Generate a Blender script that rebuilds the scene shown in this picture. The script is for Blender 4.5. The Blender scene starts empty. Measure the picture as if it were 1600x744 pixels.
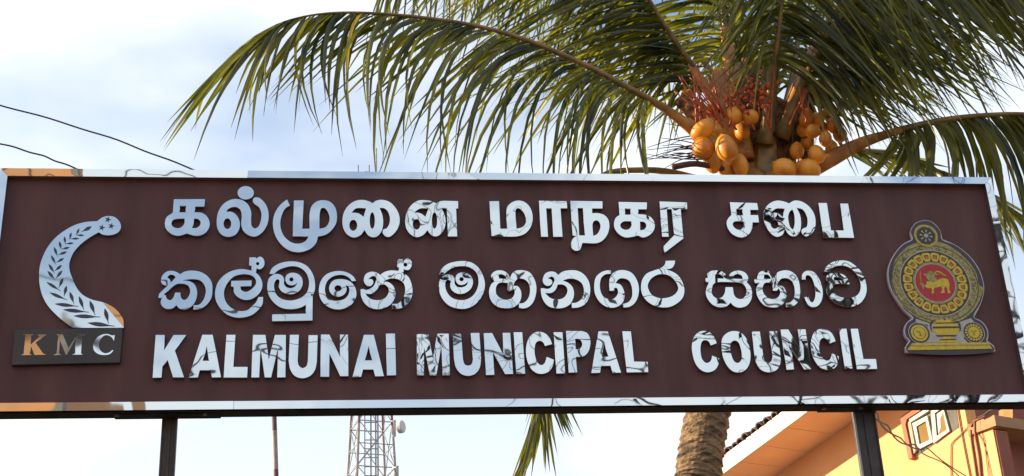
import bpy, bmesh, math, random
import numpy as np
from mathutils import Vector, Matrix
from math import radians as RAD, pi as PI, sin, cos
random.seed(7)
S = bpy.context.scene
COL = S.collection

# ------------------------------------------------------------------ camera
F = 2236.3
RM = np.array([[0.9939, -0.0039, -0.1106], [-0.1019, -0.4207, -0.9014], [-0.0430, 0.9072, -0.4186]])
_u, _s, _v = np.linalg.svd(RM); RM = _u @ _v
CAM = np.array([0.0, -5.0, 1.6])
cd = bpy.data.cameras.new('camera'); cam = bpy.data.objects.new('camera', cd); COL.objects.link(cam)
cd.sensor_width = 36.0; cd.lens = F / 1600 * 36.0; cd.clip_start = 0.05; cd.clip_end = 5000
cam.matrix_world = Matrix(((RM[0][0], RM[0][1], RM[0][2], CAM[0]), (RM[1][0], RM[1][1], RM[1][2], CAM[1]),
                           (RM[2][0], RM[2][1], RM[2][2], CAM[2]), (0, 0, 0, 1)))
S.camera = cam

# ------------------------------------------------------------------ light
SUN = Vector((-sin(RAD(78)), cos(RAD(78)), math.tan(RAD(17)))).normalized()        # towards the sun: left and a little behind the sign
sl = bpy.data.lights.new('sun', 'SUN'); sl.energy = 5.0; sl.angle = RAD(0.5); sl.color = (1.0, 0.80, 0.54)
so = bpy.data.objects.new('sun', sl); COL.objects.link(so)
so.rotation_euler = SUN.to_track_quat('Z', 'Y').to_euler()
S.view_settings.view_transform = 'Standard'; S.view_settings.look = 'None'
S.view_settings.exposure = 1.1; S.view_settings.gamma = 1.0
W = bpy.data.worlds.new('World'); S.world = W; W.use_nodes = True
nt = W.node_tree; nt.nodes.clear()
def N(nt, t, **k):
    n = nt.nodes.new(t)
    for a, b in k.items(): setattr(n, a, b)
    return n
L = nt.links.new
wo = N(nt, 'ShaderNodeOutputWorld'); bg = N(nt, 'ShaderNodeBackground')
sky = N(nt, 'ShaderNodeTexSky', sky_type='NISHITA', sun_disc=False)
sky.sun_elevation = math.asin(SUN.z); sky.sun_rotation = math.atan2(SUN.x, SUN.y)
sky.dust_density = 3.5; sky.ozone_density = 2.5; sky.air_density = 1.0
tc = N(nt, 'ShaderNodeTexCoord')
mp = N(nt, 'ShaderNodeMapping'); mp.inputs['Scale'].default_value = (1.6, 1.6, 3.4); mp.inputs['Location'].default_value = (1.62, 0.4, 0.9)
nz = N(nt, 'ShaderNodeTexNoise'); nz.inputs['Scale'].default_value = 1.7; nz.inputs['Detail'].default_value = 5; nz.inputs['Roughness'].default_value = 0.45
rp = N(nt, 'ShaderNodeValToRGB'); rp.color_ramp.elements[0].position = 0.40; rp.color_ramp.elements[1].position = 0.61
mx = N(nt, 'ShaderNodeMix', data_type='RGBA')
L(tc.outputs['Generated'], mp.inputs['Vector']); L(mp.outputs['Vector'], nz.inputs['Vector']); L(nz.outputs['Fac'], rp.inputs['Fac'])
ml = N(nt, 'ShaderNodeMath', operation='MULTIPLY'); ml.inputs[1].default_value = 0.95
L(rp.outputs['Color'], ml.inputs[0]); rp.color_ramp.elements[0].color = (.06, .06, .06, 1)
sx = N(nt, 'ShaderNodeSeparateXYZ'); L(tc.outputs['Generated'], sx.inputs[0])      # haze thickens towards the horizon
hz_ = N(nt, 'ShaderNodeMapRange'); hz_.inputs['From Min'].default_value = .52; hz_.inputs['From Max'].default_value = .24; hz_.inputs['To Min'].default_value = 0; hz_.inputs['To Max'].default_value = .62; hz_.interpolation_type = 'SMOOTHSTEP'
L(sx.outputs['Z'], hz_.inputs['Value'])
hm = N(nt, 'ShaderNodeMath', operation='ADD', use_clamp=True)
L(ml.outputs[0], hm.inputs[0]); L(hz_.outputs[0], hm.inputs[1]); L(hm.outputs[0], mx.inputs[0]); L(sky.outputs['Color'], mx.inputs[6]); mx.inputs[7].default_value = (3.7, 3.85, 3.95, 1)
L(mx.outputs[2], bg.inputs['Color']); bg.inputs['Strength'].default_value = 0.15
L(bg.outputs[0], wo.inputs['Surface'])

# ------------------------------------------------------------------ geometry of view: pixel of the photo -> point at a depth
def ray(px, py): return RM @ np.array([px - 800.0, 372.0 - py, -F])
def at(px, py, Y):
    d = ray(px, py); return Vector(CAM + d * ((Y - CAM[1]) / d[1]))
def on(px, py, P, n):
    d = Vector(ray(px, py)); c = Vector(CAM); return c + d * ((P - c).dot(n) / d.dot(n))

# ------------------------------------------------------------------ materials
MATS = {}
def mat(name, c1, c2=None, rough=0.6, metal=0.0, nscale=8, bump=0.0, bscale=40, spec=0.5, detail=4, stretch=None, coat=0, ramp=(0.35, 0.65), obj=False):
    if name in MATS: return MATS[name]
    m = bpy.data.materials.new(name); m.use_nodes = True; t = m.node_tree; b = t.nodes['Principled BSDF']
    b.inputs['Roughness'].default_value = rough; b.inputs['Metallic'].default_value = metal
    b.inputs['Specular IOR Level'].default_value = spec; b.inputs['Coat Weight'].default_value = coat
    g = N(t, 'ShaderNodeNewGeometry'); v = g.outputs['Position']
    if obj: v = N(t, 'ShaderNodeTexCoord').outputs['Object']
    if stretch:
        q = N(t, 'ShaderNodeMapping'); q.inputs['Scale'].default_value = stretch; t.links.new(v, q.inputs['Vector']); v = q.outputs['Vector']
    if c2 is None: b.inputs['Base Color'].default_value = (*c1, 1)
    else:
        n = N(t, 'ShaderNodeTexNoise'); n.inputs['Scale'].default_value = nscale; n.inputs['Detail'].default_value = detail
        t.links.new(v, n.inputs['Vector'])
        r = N(t, 'ShaderNodeValToRGB'); e = r.color_ramp.elements
        e[0].position, e[1].position = ramp; e[0].color = (*c1, 1); e[1].color = (*c2, 1)
        t.links.new(n.outputs['Fac'], r.inputs['Fac']); t.links.new(r.outputs['Color'], b.inputs['Base Color'])
    if bump:
        n2 = N(t, 'ShaderNodeTexNoise'); n2.inputs['Scale'].default_value = bscale; n2.inputs['Detail'].default_value = 3
        t.links.new(v, n2.inputs['Vector'])
        bp = N(t, 'ShaderNodeBump'); bp.inputs['Strength'].default_value = 1.0; bp.inputs['Distance'].default_value = bump
        t.links.new(n2.outputs['Fac'], bp.inputs['Height']); t.links.new(bp.outputs['Normal'], b.inputs['Normal'])
    MATS[name] = m; return m

def mirror(name, base, rough, a1, s1, a2, s2):
    """polished steel sheet: slightly buckled, so what it reflects is bent"""
    m = bpy.data.materials.new(name); m.use_nodes = True; t = m.node_tree; b = t.nodes['Principled BSDF']
    b.inputs['Base Color'].default_value = (*base, 1); b.inputs['Metallic'].default_value = 1; b.inputs['Roughness'].default_value = rough
    g = N(t, 'ShaderNodeNewGeometry')
    prev = None
    for a, s in ((a1, s1), (a2, s2)):
        n = N(t, 'ShaderNodeTexNoise'); n.inputs['Scale'].default_value = s; n.inputs['Detail'].default_value = 1.0
        t.links.new(g.outputs['Position'], n.inputs['Vector'])
        bp = N(t, 'ShaderNodeBump'); bp.inputs['Distance'].default_value = a
        t.links.new(n.outputs['Fac'], bp.inputs['Height'])
        if prev: t.links.new(prev.outputs['Normal'], bp.inputs['Normal'])
        prev = bp
    t.links.new(prev.outputs['Normal'], b.inputs['Normal'])
    MATS[name] = m; return m

def leafmat(name, c1, c2, tr, mixf=0.4, nscale=2.5):
    m = bpy.data.materials.new(name); m.use_nodes = True; t = m.node_tree; b = t.nodes['Principled BSDF']
    out = t.nodes['Material Output']
    g = N(t, 'ShaderNodeNewGeometry'); n = N(t, 'ShaderNodeTexNoise'); n.inputs['Scale'].default_value = nscale; n.inputs['Detail'].default_value = 5
    t.links.new(g.outputs['Position'], n.inputs['Vector'])
    at_ = N(t, 'ShaderNodeAttribute', attribute_name='tint')
    ad = N(t, 'ShaderNodeMath', operation='ADD'); t.links.new(n.outputs['Fac'], ad.inputs[0]); t.links.new(at_.outputs['Fac'], ad.inputs[1])
    r = N(t, 'ShaderNodeValToRGB'); e = r.color_ramp.elements
    e[0].position, e[1].position = 0.25, 0.95; e[0].color = (*c1, 1); e[1].color = (*c2, 1)
    t.links.new(ad.outputs[0], r.inputs['Fac']); t.links.new(r.outputs['Color'], b.inputs['Base Color'])
    b.inputs['Roughness'].default_value = 0.38
    tl = N(t, 'ShaderNodeBsdfTranslucent'); mm = N(t, 'ShaderNodeMix', data_type='RGBA', blend_type='MULTIPLY'); mm.inputs[0].default_value = 1
    t.links.new(r.outputs['Color'], mm.inputs[6]); mm.inputs[7].default_value = (*tr, 1); t.links.new(mm.outputs[2], tl.inputs['Color'])
    ms = N(t, 'ShaderNodeMixShader'); ms.inputs[0].default_value = mixf
    t.links.new(b.outputs[0], ms.inputs[1]); t.links.new(tl.outputs[0], ms.inputs[2]); t.links.new(ms.outputs[0], out.inputs['Surface'])
    MATS[name] = m; return m

M_steel = mirror('polished_steel', (0.54, 0.60, 0.64), 0.015, 0.0070, 2.6, 0.0016, 7.0)
M_frame = mirror('polished_frame_steel', (0.62, 0.66, 0.69), 0.02, 0.0040, 2.5, 0.0010, 8.0)
M_panel = mat('maroon_panel', (0.070, 0.027, 0.027), (0.099, 0.041, 0.040), rough=0.55, nscale=2.2, detail=8, stretch=(4, 1, .8), bump=0.0006, bscale=260, spec=0.3)
M_dark = mat('dark_painted_steel', (0.020, 0.017, 0.017), (0.045, 0.038, 0.036), rough=0.55, nscale=14, bump=0.0008, bscale=60)
M_rail = mat('rail_black', (0.010, 0.009, 0.011), (0.02, 0.018, 0.02), rough=0.9, spec=0.1, nscale=12)
M_tan = mat('tan_painted_slab', (0.36, 0.21, 0.11), (0.44, 0.26, 0.14), rough=0.9, nscale=5)
M_plate = mat('dark_name_plate', (0.018, 0.017, 0.018), (0.034, 0.030, 0.030), rough=0.35, nscale=6)
M_inlay = mat('blue_black_inlay', (0.020, 0.026, 0.055), (0.035, 0.042, 0.075), rough=0.35, nscale=40)
M_green = leafmat('green_leaf', (0.010, 0.018, 0.006), (0.180, 0.185, 0.022), (2.2, 2.1, 0.6), 0.42)
M_yel = leafmat('yellow_green_leaf', (0.06, 0.08, 0.015), (0.20, 0.17, 0.03), (2.0, 1.8, 0.7), 0.42)
M_rach = mat('frond_rachis', (0.085, 0.065, 0.018), (0.24, 0.13, 0.03), rough=0.45, nscale=9)
M_base = mat('orange_frond_base', (0.20, 0.075, 0.012), (0.48, 0.19, 0.025), rough=0.5, nscale=7)
M_trunk = mat('palm_bark', (0.05, 0.032, 0.019), (0.26, 0.165, 0.085), rough=0.9, nscale=11, bump=0.02, bscale=26, stretch=(1, 1, 2.6), detail=8)
M_fibre = mat('brown_fibre', (0.035, 0.018, 0.008), (0.26, 0.10, 0.025), rough=0.95, nscale=16, bump=0.02, bscale=50, detail=8)
M_nut = mat('orange_husk', (0.36, 0.105, 0.006), (0.70, 0.275, 0.018), rough=0.42, nscale=7, detail=8, ramp=(.3, .6))
M_red = mat('red_flower_stalk', (0.32, 0.045, 0.010), (0.46, 0.09, 0.018), rough=0.5, nscale=20)
M_dry = mat('dry_stalk', (0.05, 0.02, 0.018), (0.11, 0.045, 0.03), rough=0.8, nscale=20)
M_wall = mat('orange_plaster', (0.74, 0.37, 0.17), (0.80, 0.43, 0.21), spec=0.2, rough=0.9, nscale=2.2, bump=0.003, bscale=60, detail=8)
M_soffit = mat('peach_soffit_sheet', (0.64, 0.42, 0.27), (0.70, 0.46, 0.30), rough=0.8, nscale=3)
M_white = mat('white_paint', (0.46, 0.44, 0.37), (0.56, 0.54, 0.46), rough=0.6, nscale=10)
M_tile = mat('weathered_clay_tile', (0.055, 0.040, 0.045), (0.14, 0.085, 0.075), rough=0.85, nscale=14, bump=0.01, bscale=30)
M_mar = mat('maroon_painted_plaster', (0.25, 0.085, 0.055), (0.31, 0.11, 0.075), rough=0.85, nscale=4, detail=8)
M_terra = mat('terracotta_moulding', (0.42, 0.12, 0.06), (0.50, 0.16, 0.09), rough=0.8, nscale=9)
M_glass = mat('window_glass', (0.22, 0.14, 0.06), (0.30, 0.20, 0.09), rough=0.9, nscale=3, spec=0.05)
M_wood = mat('dark_timber', (0.05, 0.022, 0.013), (0.11, 0.045, 0.02), rough=0.8, nscale=12)
M_bark2 = mat('blackish_bark', (0.008, 0.009, 0.014), (0.02, 0.018, 0.02), rough=0.95, spec=0.1, nscale=8)
M_wire = mat('black_cable', (0.018, 0.016, 0.016), rough=0.6)
M_cond = mat('red_conduit', (0.17, 0.055, 0.03), (0.24, 0.08, 0.045), rough=0.6, nscale=10)
M_galv = mat('galvanised_steel', (0.24, 0.23, 0.23), (0.34, 0.33, 0.33), rough=0.5, metal=0.2, nscale=10)
M_bred = mat('tower_red', (0.16, 0.05, 0.07), rough=0.5)
M_bwht = mat('tower_white', (0.26, 0.235, 0.22), (0.36, 0.33, 0.31), rough=0.7, nscale=4, spec=.2)
M_concr = mat('concrete', (0.28, 0.25, 0.21), (0.38, 0.34, 0.28), rough=0.9, nscale=5, bump=0.004, bscale=40)
M_gold = mat('gold_print', (0.46, 0.33, 0.014), (0.58, 0.44, 0.03), rough=0.4, nscale=60)
M_gold2 = mat('olive_gold_print', (0.16, 0.14, 0.03), (0.36, 0.31, 0.10), rough=0.4, nscale=90, detail=6)
M_org = mat('orange_print', (0.40, 0.14, 0.02), rough=0.4)
M_redp = mat('red_print', (0.36, 0.008, 0.014), rough=0.4)
M_silv = mat('silver_print', (0.33, 0.33, 0.30), (0.40, 0.40, 0.37), rough=0.35, nscale=50)
M_prpl = mat('purple_black_print', (0.035, 0.028, 0.042), rough=0.4)
M_brn = mat('dark_brown_print', (0.035, 0.024, 0.014), rough=0.4)
M_rim = mat('acrylic_rim', (0.42, 0.37, 0.42), rough=0.3)
M_ground = mat('dusty_ground', (0.10, 0.08, 0.055), (0.16, 0.125, 0.085), rough=1.0, nscale=0.6, bump=0.02, bscale=12, detail=10)
M_road = mat('asphalt', (0.045, 0.045, 0.047), (0.07, 0.068, 0.065), rough=0.9, nscale=3, bump=0.004, bscale=90)

# ------------------------------------------------------------------ object helpers
def tag(o, label=None, cat=None, group=None, kind=None):
    if label: o['label'] = label
    if cat: o['category'] = cat
    if group: o['group'] = group
    if kind: o['kind'] = kind
    return o
def link(name, me, m, parent=None, smooth=False, loc=None):
    if m is not None and not me.materials: me.materials.append(m)
    if smooth: me.polygons.foreach_set('use_smooth', [True] * len(me.polygons))
    o = bpy.data.objects.new(name, me); COL.objects.link(o)
    if parent: o.parent = parent; o.matrix_parent_inverse = Matrix.Translation(-Vector(parent_world(parent)))
    if loc: o.location = loc
    return o
def parent_world(p):
    v = Vector(p.location)
    return v
def empty(name, loc, label, cat, group=None):
    o = bpy.data.objects.new(name, None); COL.objects.link(o); o.location = loc; o.empty_display_size = 0.2
    return tag(o, label, cat, group)
class MB:
    def __init__(s): s.v = []; s.f = []; s.t = []
    def add(s, vs, fs, tint=0.0):
        k = len(s.v); s.v += [tuple(v) for v in vs]; s.f += [tuple(i + k for i in f) for f in fs]; s.t += [tint] * len(vs); return s
    def box(s, a, b):
        (x0, y0, z0), (x1, y1, z1) = a, b
        return s.add([(x0,y0,z0),(x1,y0,z0),(x1,y1,z0),(x0,y1,z0),(x0,y0,z1),(x1,y0,z1),(x1,y1,z1),(x0,y1,z1)],
                     [(0,3,2,1),(4,5,6,7),(0,1,5,4),(1,2,6,5),(2,3,7,6),(3,0,4,7)])
    def prism(s, pts, off):
        """closed polygon pts (3-D) pushed by vector off"""
        n = len(pts); P = [Vector(p) for p in pts]; Q = [p + off for p in P]
        s.add(P + Q, [tuple(range(n)), tuple(range(2*n-1, n-1, -1))] + [(i, i+n, (i+1) % n + n, (i+1) % n) for i in range(n)]); return s
    def bar(s, a, b, w, h=None, up=Vector((0, 0, 1))):
        a, b = Vector(a), Vector(b); h = h or w; d = (b - a).normalized()
        u = d.cross(up)
        if u.length < 1e-4: u = d.cross(Vector((0, 1, 0)))
        u.normalize(); v = u.cross(d).normalized()
        c = [a + u*sx*w/2 + v*sy*h/2 for sx, sy in ((-1,-1),(1,-1),(1,1),(-1,1))]
        return s.prism(c, b - a)
    def tube(s, pts, rad, n=8, cap=True, tint=0.0):
        pts = [Vector(p) for p in pts]; m = len(pts)
        if not hasattr(rad, '__len__'): rad = [rad] * m
        vs, fs = [], []; pu = None
        for i, p in enumerate(pts):
            d = (pts[min(i+1, m-1)] - pts[max(i-1, 0)]).normalized()
            if pu is None: pu = d.orthogonal()
            u = (pu - d * pu.dot(d)).normalized(); pu = u; w = d.cross(u)
            for k in range(n):
                a = 2*PI*k/n; vs.append(p + (u*cos(a) + w*sin(a)) * rad[i])
        for i in range(m-1):
            for k in range(n):
                fs.append((i*n+k, i*n+(k+1) % n, (i+1)*n+(k+1) % n, (i+1)*n+k))
        if cap: fs += [tuple(range(n-1, -1, -1)), tuple((m-1)*n+k for k in range(n))]
        return s.add(vs, fs, tint)
    def mesh(s, name):
        me = bpy.data.meshes.new(name); me.from_pydata(s.v, [], s.f); me.update()
        bm = bmesh.new(); bm.from_mesh(me); bmesh.ops.recalc_face_normals(bm, faces=bm.faces) if getattr(s, 'rec', True) else None
        bm.to_mesh(me); bm.free()
        if any(s.t):
            a = me.attributes.new('tint', 'FLOAT', 'POINT'); a.data.foreach_set('value', s.t)
        return me
    def build(s, name, m, parent=None, smooth=False): return link(name, s.mesh(name), m, parent, smooth)

def spline(pts, n):
    """Catmull-Rom through pts (Vectors), n samples"""
    P = [Vector(p) for p in pts]; P = [P[0]*2 - P[1]] + P + [P[-1]*2 - P[-2]]
    out = []; m = len(P) - 3
    for i in range(n):
        t = i / (n-1) * m; k = min(int(t), m-1); u = t - k
        a, b, c, d = P[k:k+4]
        out.append(0.5 * ((b*2) + (c - a)*u + (a*2 - b*5 + c*4 - d)*u*u + (b*3 - a - c*3 + d)*u**3))
    return out

# contours: 'x,y' smooth points, 'x,y!' corners, given in an enlarged frame of the photograph (origin x, y, scale)
FR = dict(T1=(240,280,5.725), T2=(400,280,5.725), T3=(560,280,5.725), T4=(740,280,5.725), T5=(900,280,5.725), T6=(1120,280,5.725),
          S1=(240,395,7.0875), S2=(390,395,6.2), S3=(490,395,7.088), S4=(675,395,7.088), S5=(835,395,7.088), S6=(920,395,7.088),
          S7=(1090,395,7.088), S8=(1200,395,7.088), E1=(230,505,7.44), E2=(430,505,7.44), E3=(640,505,7.44), E4=(830,505,7.44),
          E5=(1070,500,7.83), E6=(1220,500,7.83), L1=(50,325,6.767), L2=(50,425,7.44), L3=(10,500,8.421),
          C1=(1375,335,6.2), C2=(1375,435,5.953), C6=(1420,395,8.27), PX=(0,0,1))
def contour(s, fr, step=1.3):
    ox, oy, sc = FR[fr]; raw = []
    if s.startswith('E'):
        cx, cy, rx, ry = [float(v) for v in s[1:].split(',')]
        return [(ox + (cx + rx*cos(a))/sc, oy + (cy + ry*sin(a))/sc) for a in np.linspace(0, 2*PI, 30, endpoint=False)]
    for w in s.split():
        if w[0] == '@':
            ox, oy, sc = FR[w[1:]]; continue
        c = w.endswith('!'); x, y = w.rstrip('!').split(',')
        raw.append((ox + float(x)/sc, oy + float(y)/sc, c))
    n = len(raw); out = []
    for i in range(n):
        x0, x1, x2, x3 = raw[i-1], raw[i], raw[(i+1) % n], raw[(i+2) % n]
        p1, p2 = np.array(x1[:2]), np.array(x2[:2]); d = np.linalg.norm(p2-p1)
        if x1[2] and x2[2]: out.append(tuple(p1)); continue
        p0 = 2*p1 - p2 if x1[2] else np.array(x0[:2]); p3 = 2*p2 - p1 if x2[2] else np.array(x3[:2])
        d0 = max(np.linalg.norm(p1-p0), .1)**.5; d1 = max(d, .1)**.5; d2 = max(np.linalg.norm(p3-p2), .1)**.5
        m1 = (p1-p0)/d0 - (p2-p0)/(d0+d1) + (p2-p1)/d1; m2 = (p2-p1)/d1 - (p3-p1)/(d1+d2) + (p3-p2)/d2
        m1 *= d1; m2 *= d1; k = max(2, int(d/step))
        for j in range(k):
            u = j/k; q = (2*u**3-3*u*u+1)*p1 + (u**3-2*u*u+u)*m1 + (3*u*u-2*u**3)*p2 + (u**3-u*u)*m2
            out.append(tuple(q))
    return out
def plate(name, loops, y0, y1, m, parent, bevel=0.0006, xz=False):
    """solid sheet in the plane of the sign: front face at y1, back at y0; loops in photo pixels (or world x,z)"""
    cu = bpy.data.curves.new(name, 'CURVE'); cu.dimensions = '2D'; cu.fill_mode = 'BOTH'
    th = (y0 - y1) / 2; cu.extrude = max(th - bevel, 0.0002); cu.bevel_depth = bevel; cu.bevel_resolution = 0; cu.offset = -bevel
    for lp in loops:
        pts = []
        for p in lp:
            if xz: pts.append((p[0], p[1]))
            else:
                q = at(p[0], p[1], y1); pts.append((q.x, q.z))
        sp = cu.splines.new('POLY'); sp.points.add(len(pts)-1); sp.use_cyclic_u = True
        for i, p in enumerate(pts): sp.points[i].co = (p[0], p[1], 0, 1)
    tmp = bpy.data.objects.new(name, cu); me = bpy.data.meshes.new_from_object(tmp); bpy.data.objects.remove(tmp); bpy.data.curves.remove(cu)
    me.transform(Matrix.Translation((0, (y0+y1)/2, 0)) @ Matrix.Rotation(PI/2, 4, 'X'))
    me.materials.clear(); me.name = name
    return link(name, me, m, parent)

# ================================================================== ground and street
g = MB(); g.add([(-900,-900,0),(900,-900,0),(900,1500,0),(-900,1500,0)], [(0,1,2,3)])
tag(g.build('ground', M_ground), kind='structure')
g = MB(); g.add([(-300,-11.5,.004),(300,-11.5,.004),(300,-5.8,.004),(-300,-5.8,.004)], [(0,1,2,3)])
tag(g.build('road', M_road), kind='structure')

# ================================================================== the sign
SX0, SX1, SZ0, SZ1 = -1.327, 2.592, 3.229, 4.190
YF = -0.03      # front of the frame
sign = empty('signboard', (0.5, 0.05, 0), 'long maroon council signboard in a polished steel frame, raised on two dark steel posts', 'signboard')
fw = 0.030
PS = 1.247      # px 1245: the joint between the two maroon sheets
seam = at(1246, 560, 0.0).x
for a, b in ((SX0 + .01, seam - .0002), (seam + .0002, SX1 - .01)):
    MB().box((a, 0.0, SZ0 + .01), (b, 0.006, SZ1 - .01)).build('panel', M_panel, sign)
MB().box((SX0 + .012, 0.010, SZ0 + .012), (SX1 - .012, 0.05, SZ1 - .012)).build('backing_sheet', M_dark, sign)
def strip(name, pts, tilt, m=M_frame):
    """frame strip: front quad at YF (outer edge pushed by tilt), returns to y=0.055"""
    a, b, c, d = pts       # outer0, outer1, inner1, inner0 (x,z)
    y = YF
    F_ = [(a[0], y + tilt[0], a[1]), (b[0], y + tilt[0], b[1]), (c[0], y + tilt[1], c[1]), (d[0], y + tilt[1], d[1])]
    B_ = [(p[0], 0.0, p[1]) for p in (d, c)]
    o = MB(); o.add(F_ + [(a[0], .055, a[1]), (b[0], .055, b[1])] + [(c[0], -.0005, c[1]), (d[0], -.0005, d[1])],
                    [(0,1,2,3), (0,4,5,1), (3,2,6,7), (0,3,7,4), (1,5,6,2)])
    o.build(name, m, sign)
xj = at(387, 270, YF).x; xb = at(365, 636, YF).x
i0, i1, j0, j1 = SX0 + fw, SX1 - fw, SZ0 + fw, SZ1 - fw
G = .0006
strip('frame_strip', [(SX0, SZ1+.001), (xj-G, SZ1+.001), (xj-G, j1), (i0, j1)], (-.0008, 0.0022))
strip('frame_strip', [(xj+G, SZ1), (SX1, SZ1), (i1, j1), (xj+G, j1)], (0, 0))
strip('frame_strip', [(SX0, SZ0), (xb-G, SZ0), (xb-G, j0), (i0, j0)], (0.0, -.0014))
strip('frame_strip', [(xb+G, SZ0), (SX1, SZ0), (i1, j0), (xb+G, j0)], (0, 0))
strip('frame_strip', [(SX0, SZ1-G), (SX0, SZ0+G), (i0-G, j0+G), (i0-G, j1-G)], (.001, 0))
strip('frame_strip', [(SX1, SZ1-G), (SX1, SZ0+G), (i1+G, j0+G), (i1+G, j1-G)], (0, .001))
# dark steel angles of the carrying frame, seen under and over the board
def rail(px0, px1, py, up, y0=.0, y1=.06, h=.016):
    a, b = at(px0, py, y0).x, at(px1, py, y0).x
    z = SZ1 if up else SZ0
    MB().box((a, y0, z + (.001 if up else -h)), (b, y1, z + (h if up else -.001))).build('bracket', M_rail, sign)
rail(213, 366, 264, True, .0, .05, .011)
rail(1180, 1400, 273, True, .01, .05, .006)
rail(176, 343, 652, False, .0, .055, .007); rail(1283, 1355, 636, False, .0, .055, .007)
MB().box((SX0+.02, -.018, SZ0-.004), (SX1-.02, .050, SZ0-.001)).build('bottom_rail', M_rail, sign)
for px, py in ((182, 655), (320, 655), (1288, 642), (1345, 641)):
    p = at(px, py, 0.0); MB().tube([(p.x, .0, SZ0-.013), (p.x, .0, SZ0-.006)], .008, 8).build('bolt', M_dark, sign)
# two posts: channel section, lighter lip on the right one
for k, (pa, pb, wl) in enumerate(((251, 275, 0), (1340, 1374, 1))):
    yb = 0.06; a, b = at(pa, 690, yb).x, at(pb, 690, yb).x
    t = .006
    o = MB(); d = .024
    o.box((a, yb, 0), (a+t, yb+d, SZ1-.05)); o.box((b-t, yb, 0), (b, yb+d, SZ1-.05)); o.box((a+t, yb+.006, 0), (b-t, yb+.012, SZ1-.05))
    o.box((a+(b-a)*.45, yb+.001, 0), (a+(b-a)*.45+.008, yb+.006, SZ1-.05))
    post = o.build('post', M_dark, sign)
    if wl: MB().box((a-.004, yb-.003, 0), (a+.004, yb-.0005, SZ1-.06)).build('post_edge', M_galv, sign)

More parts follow.
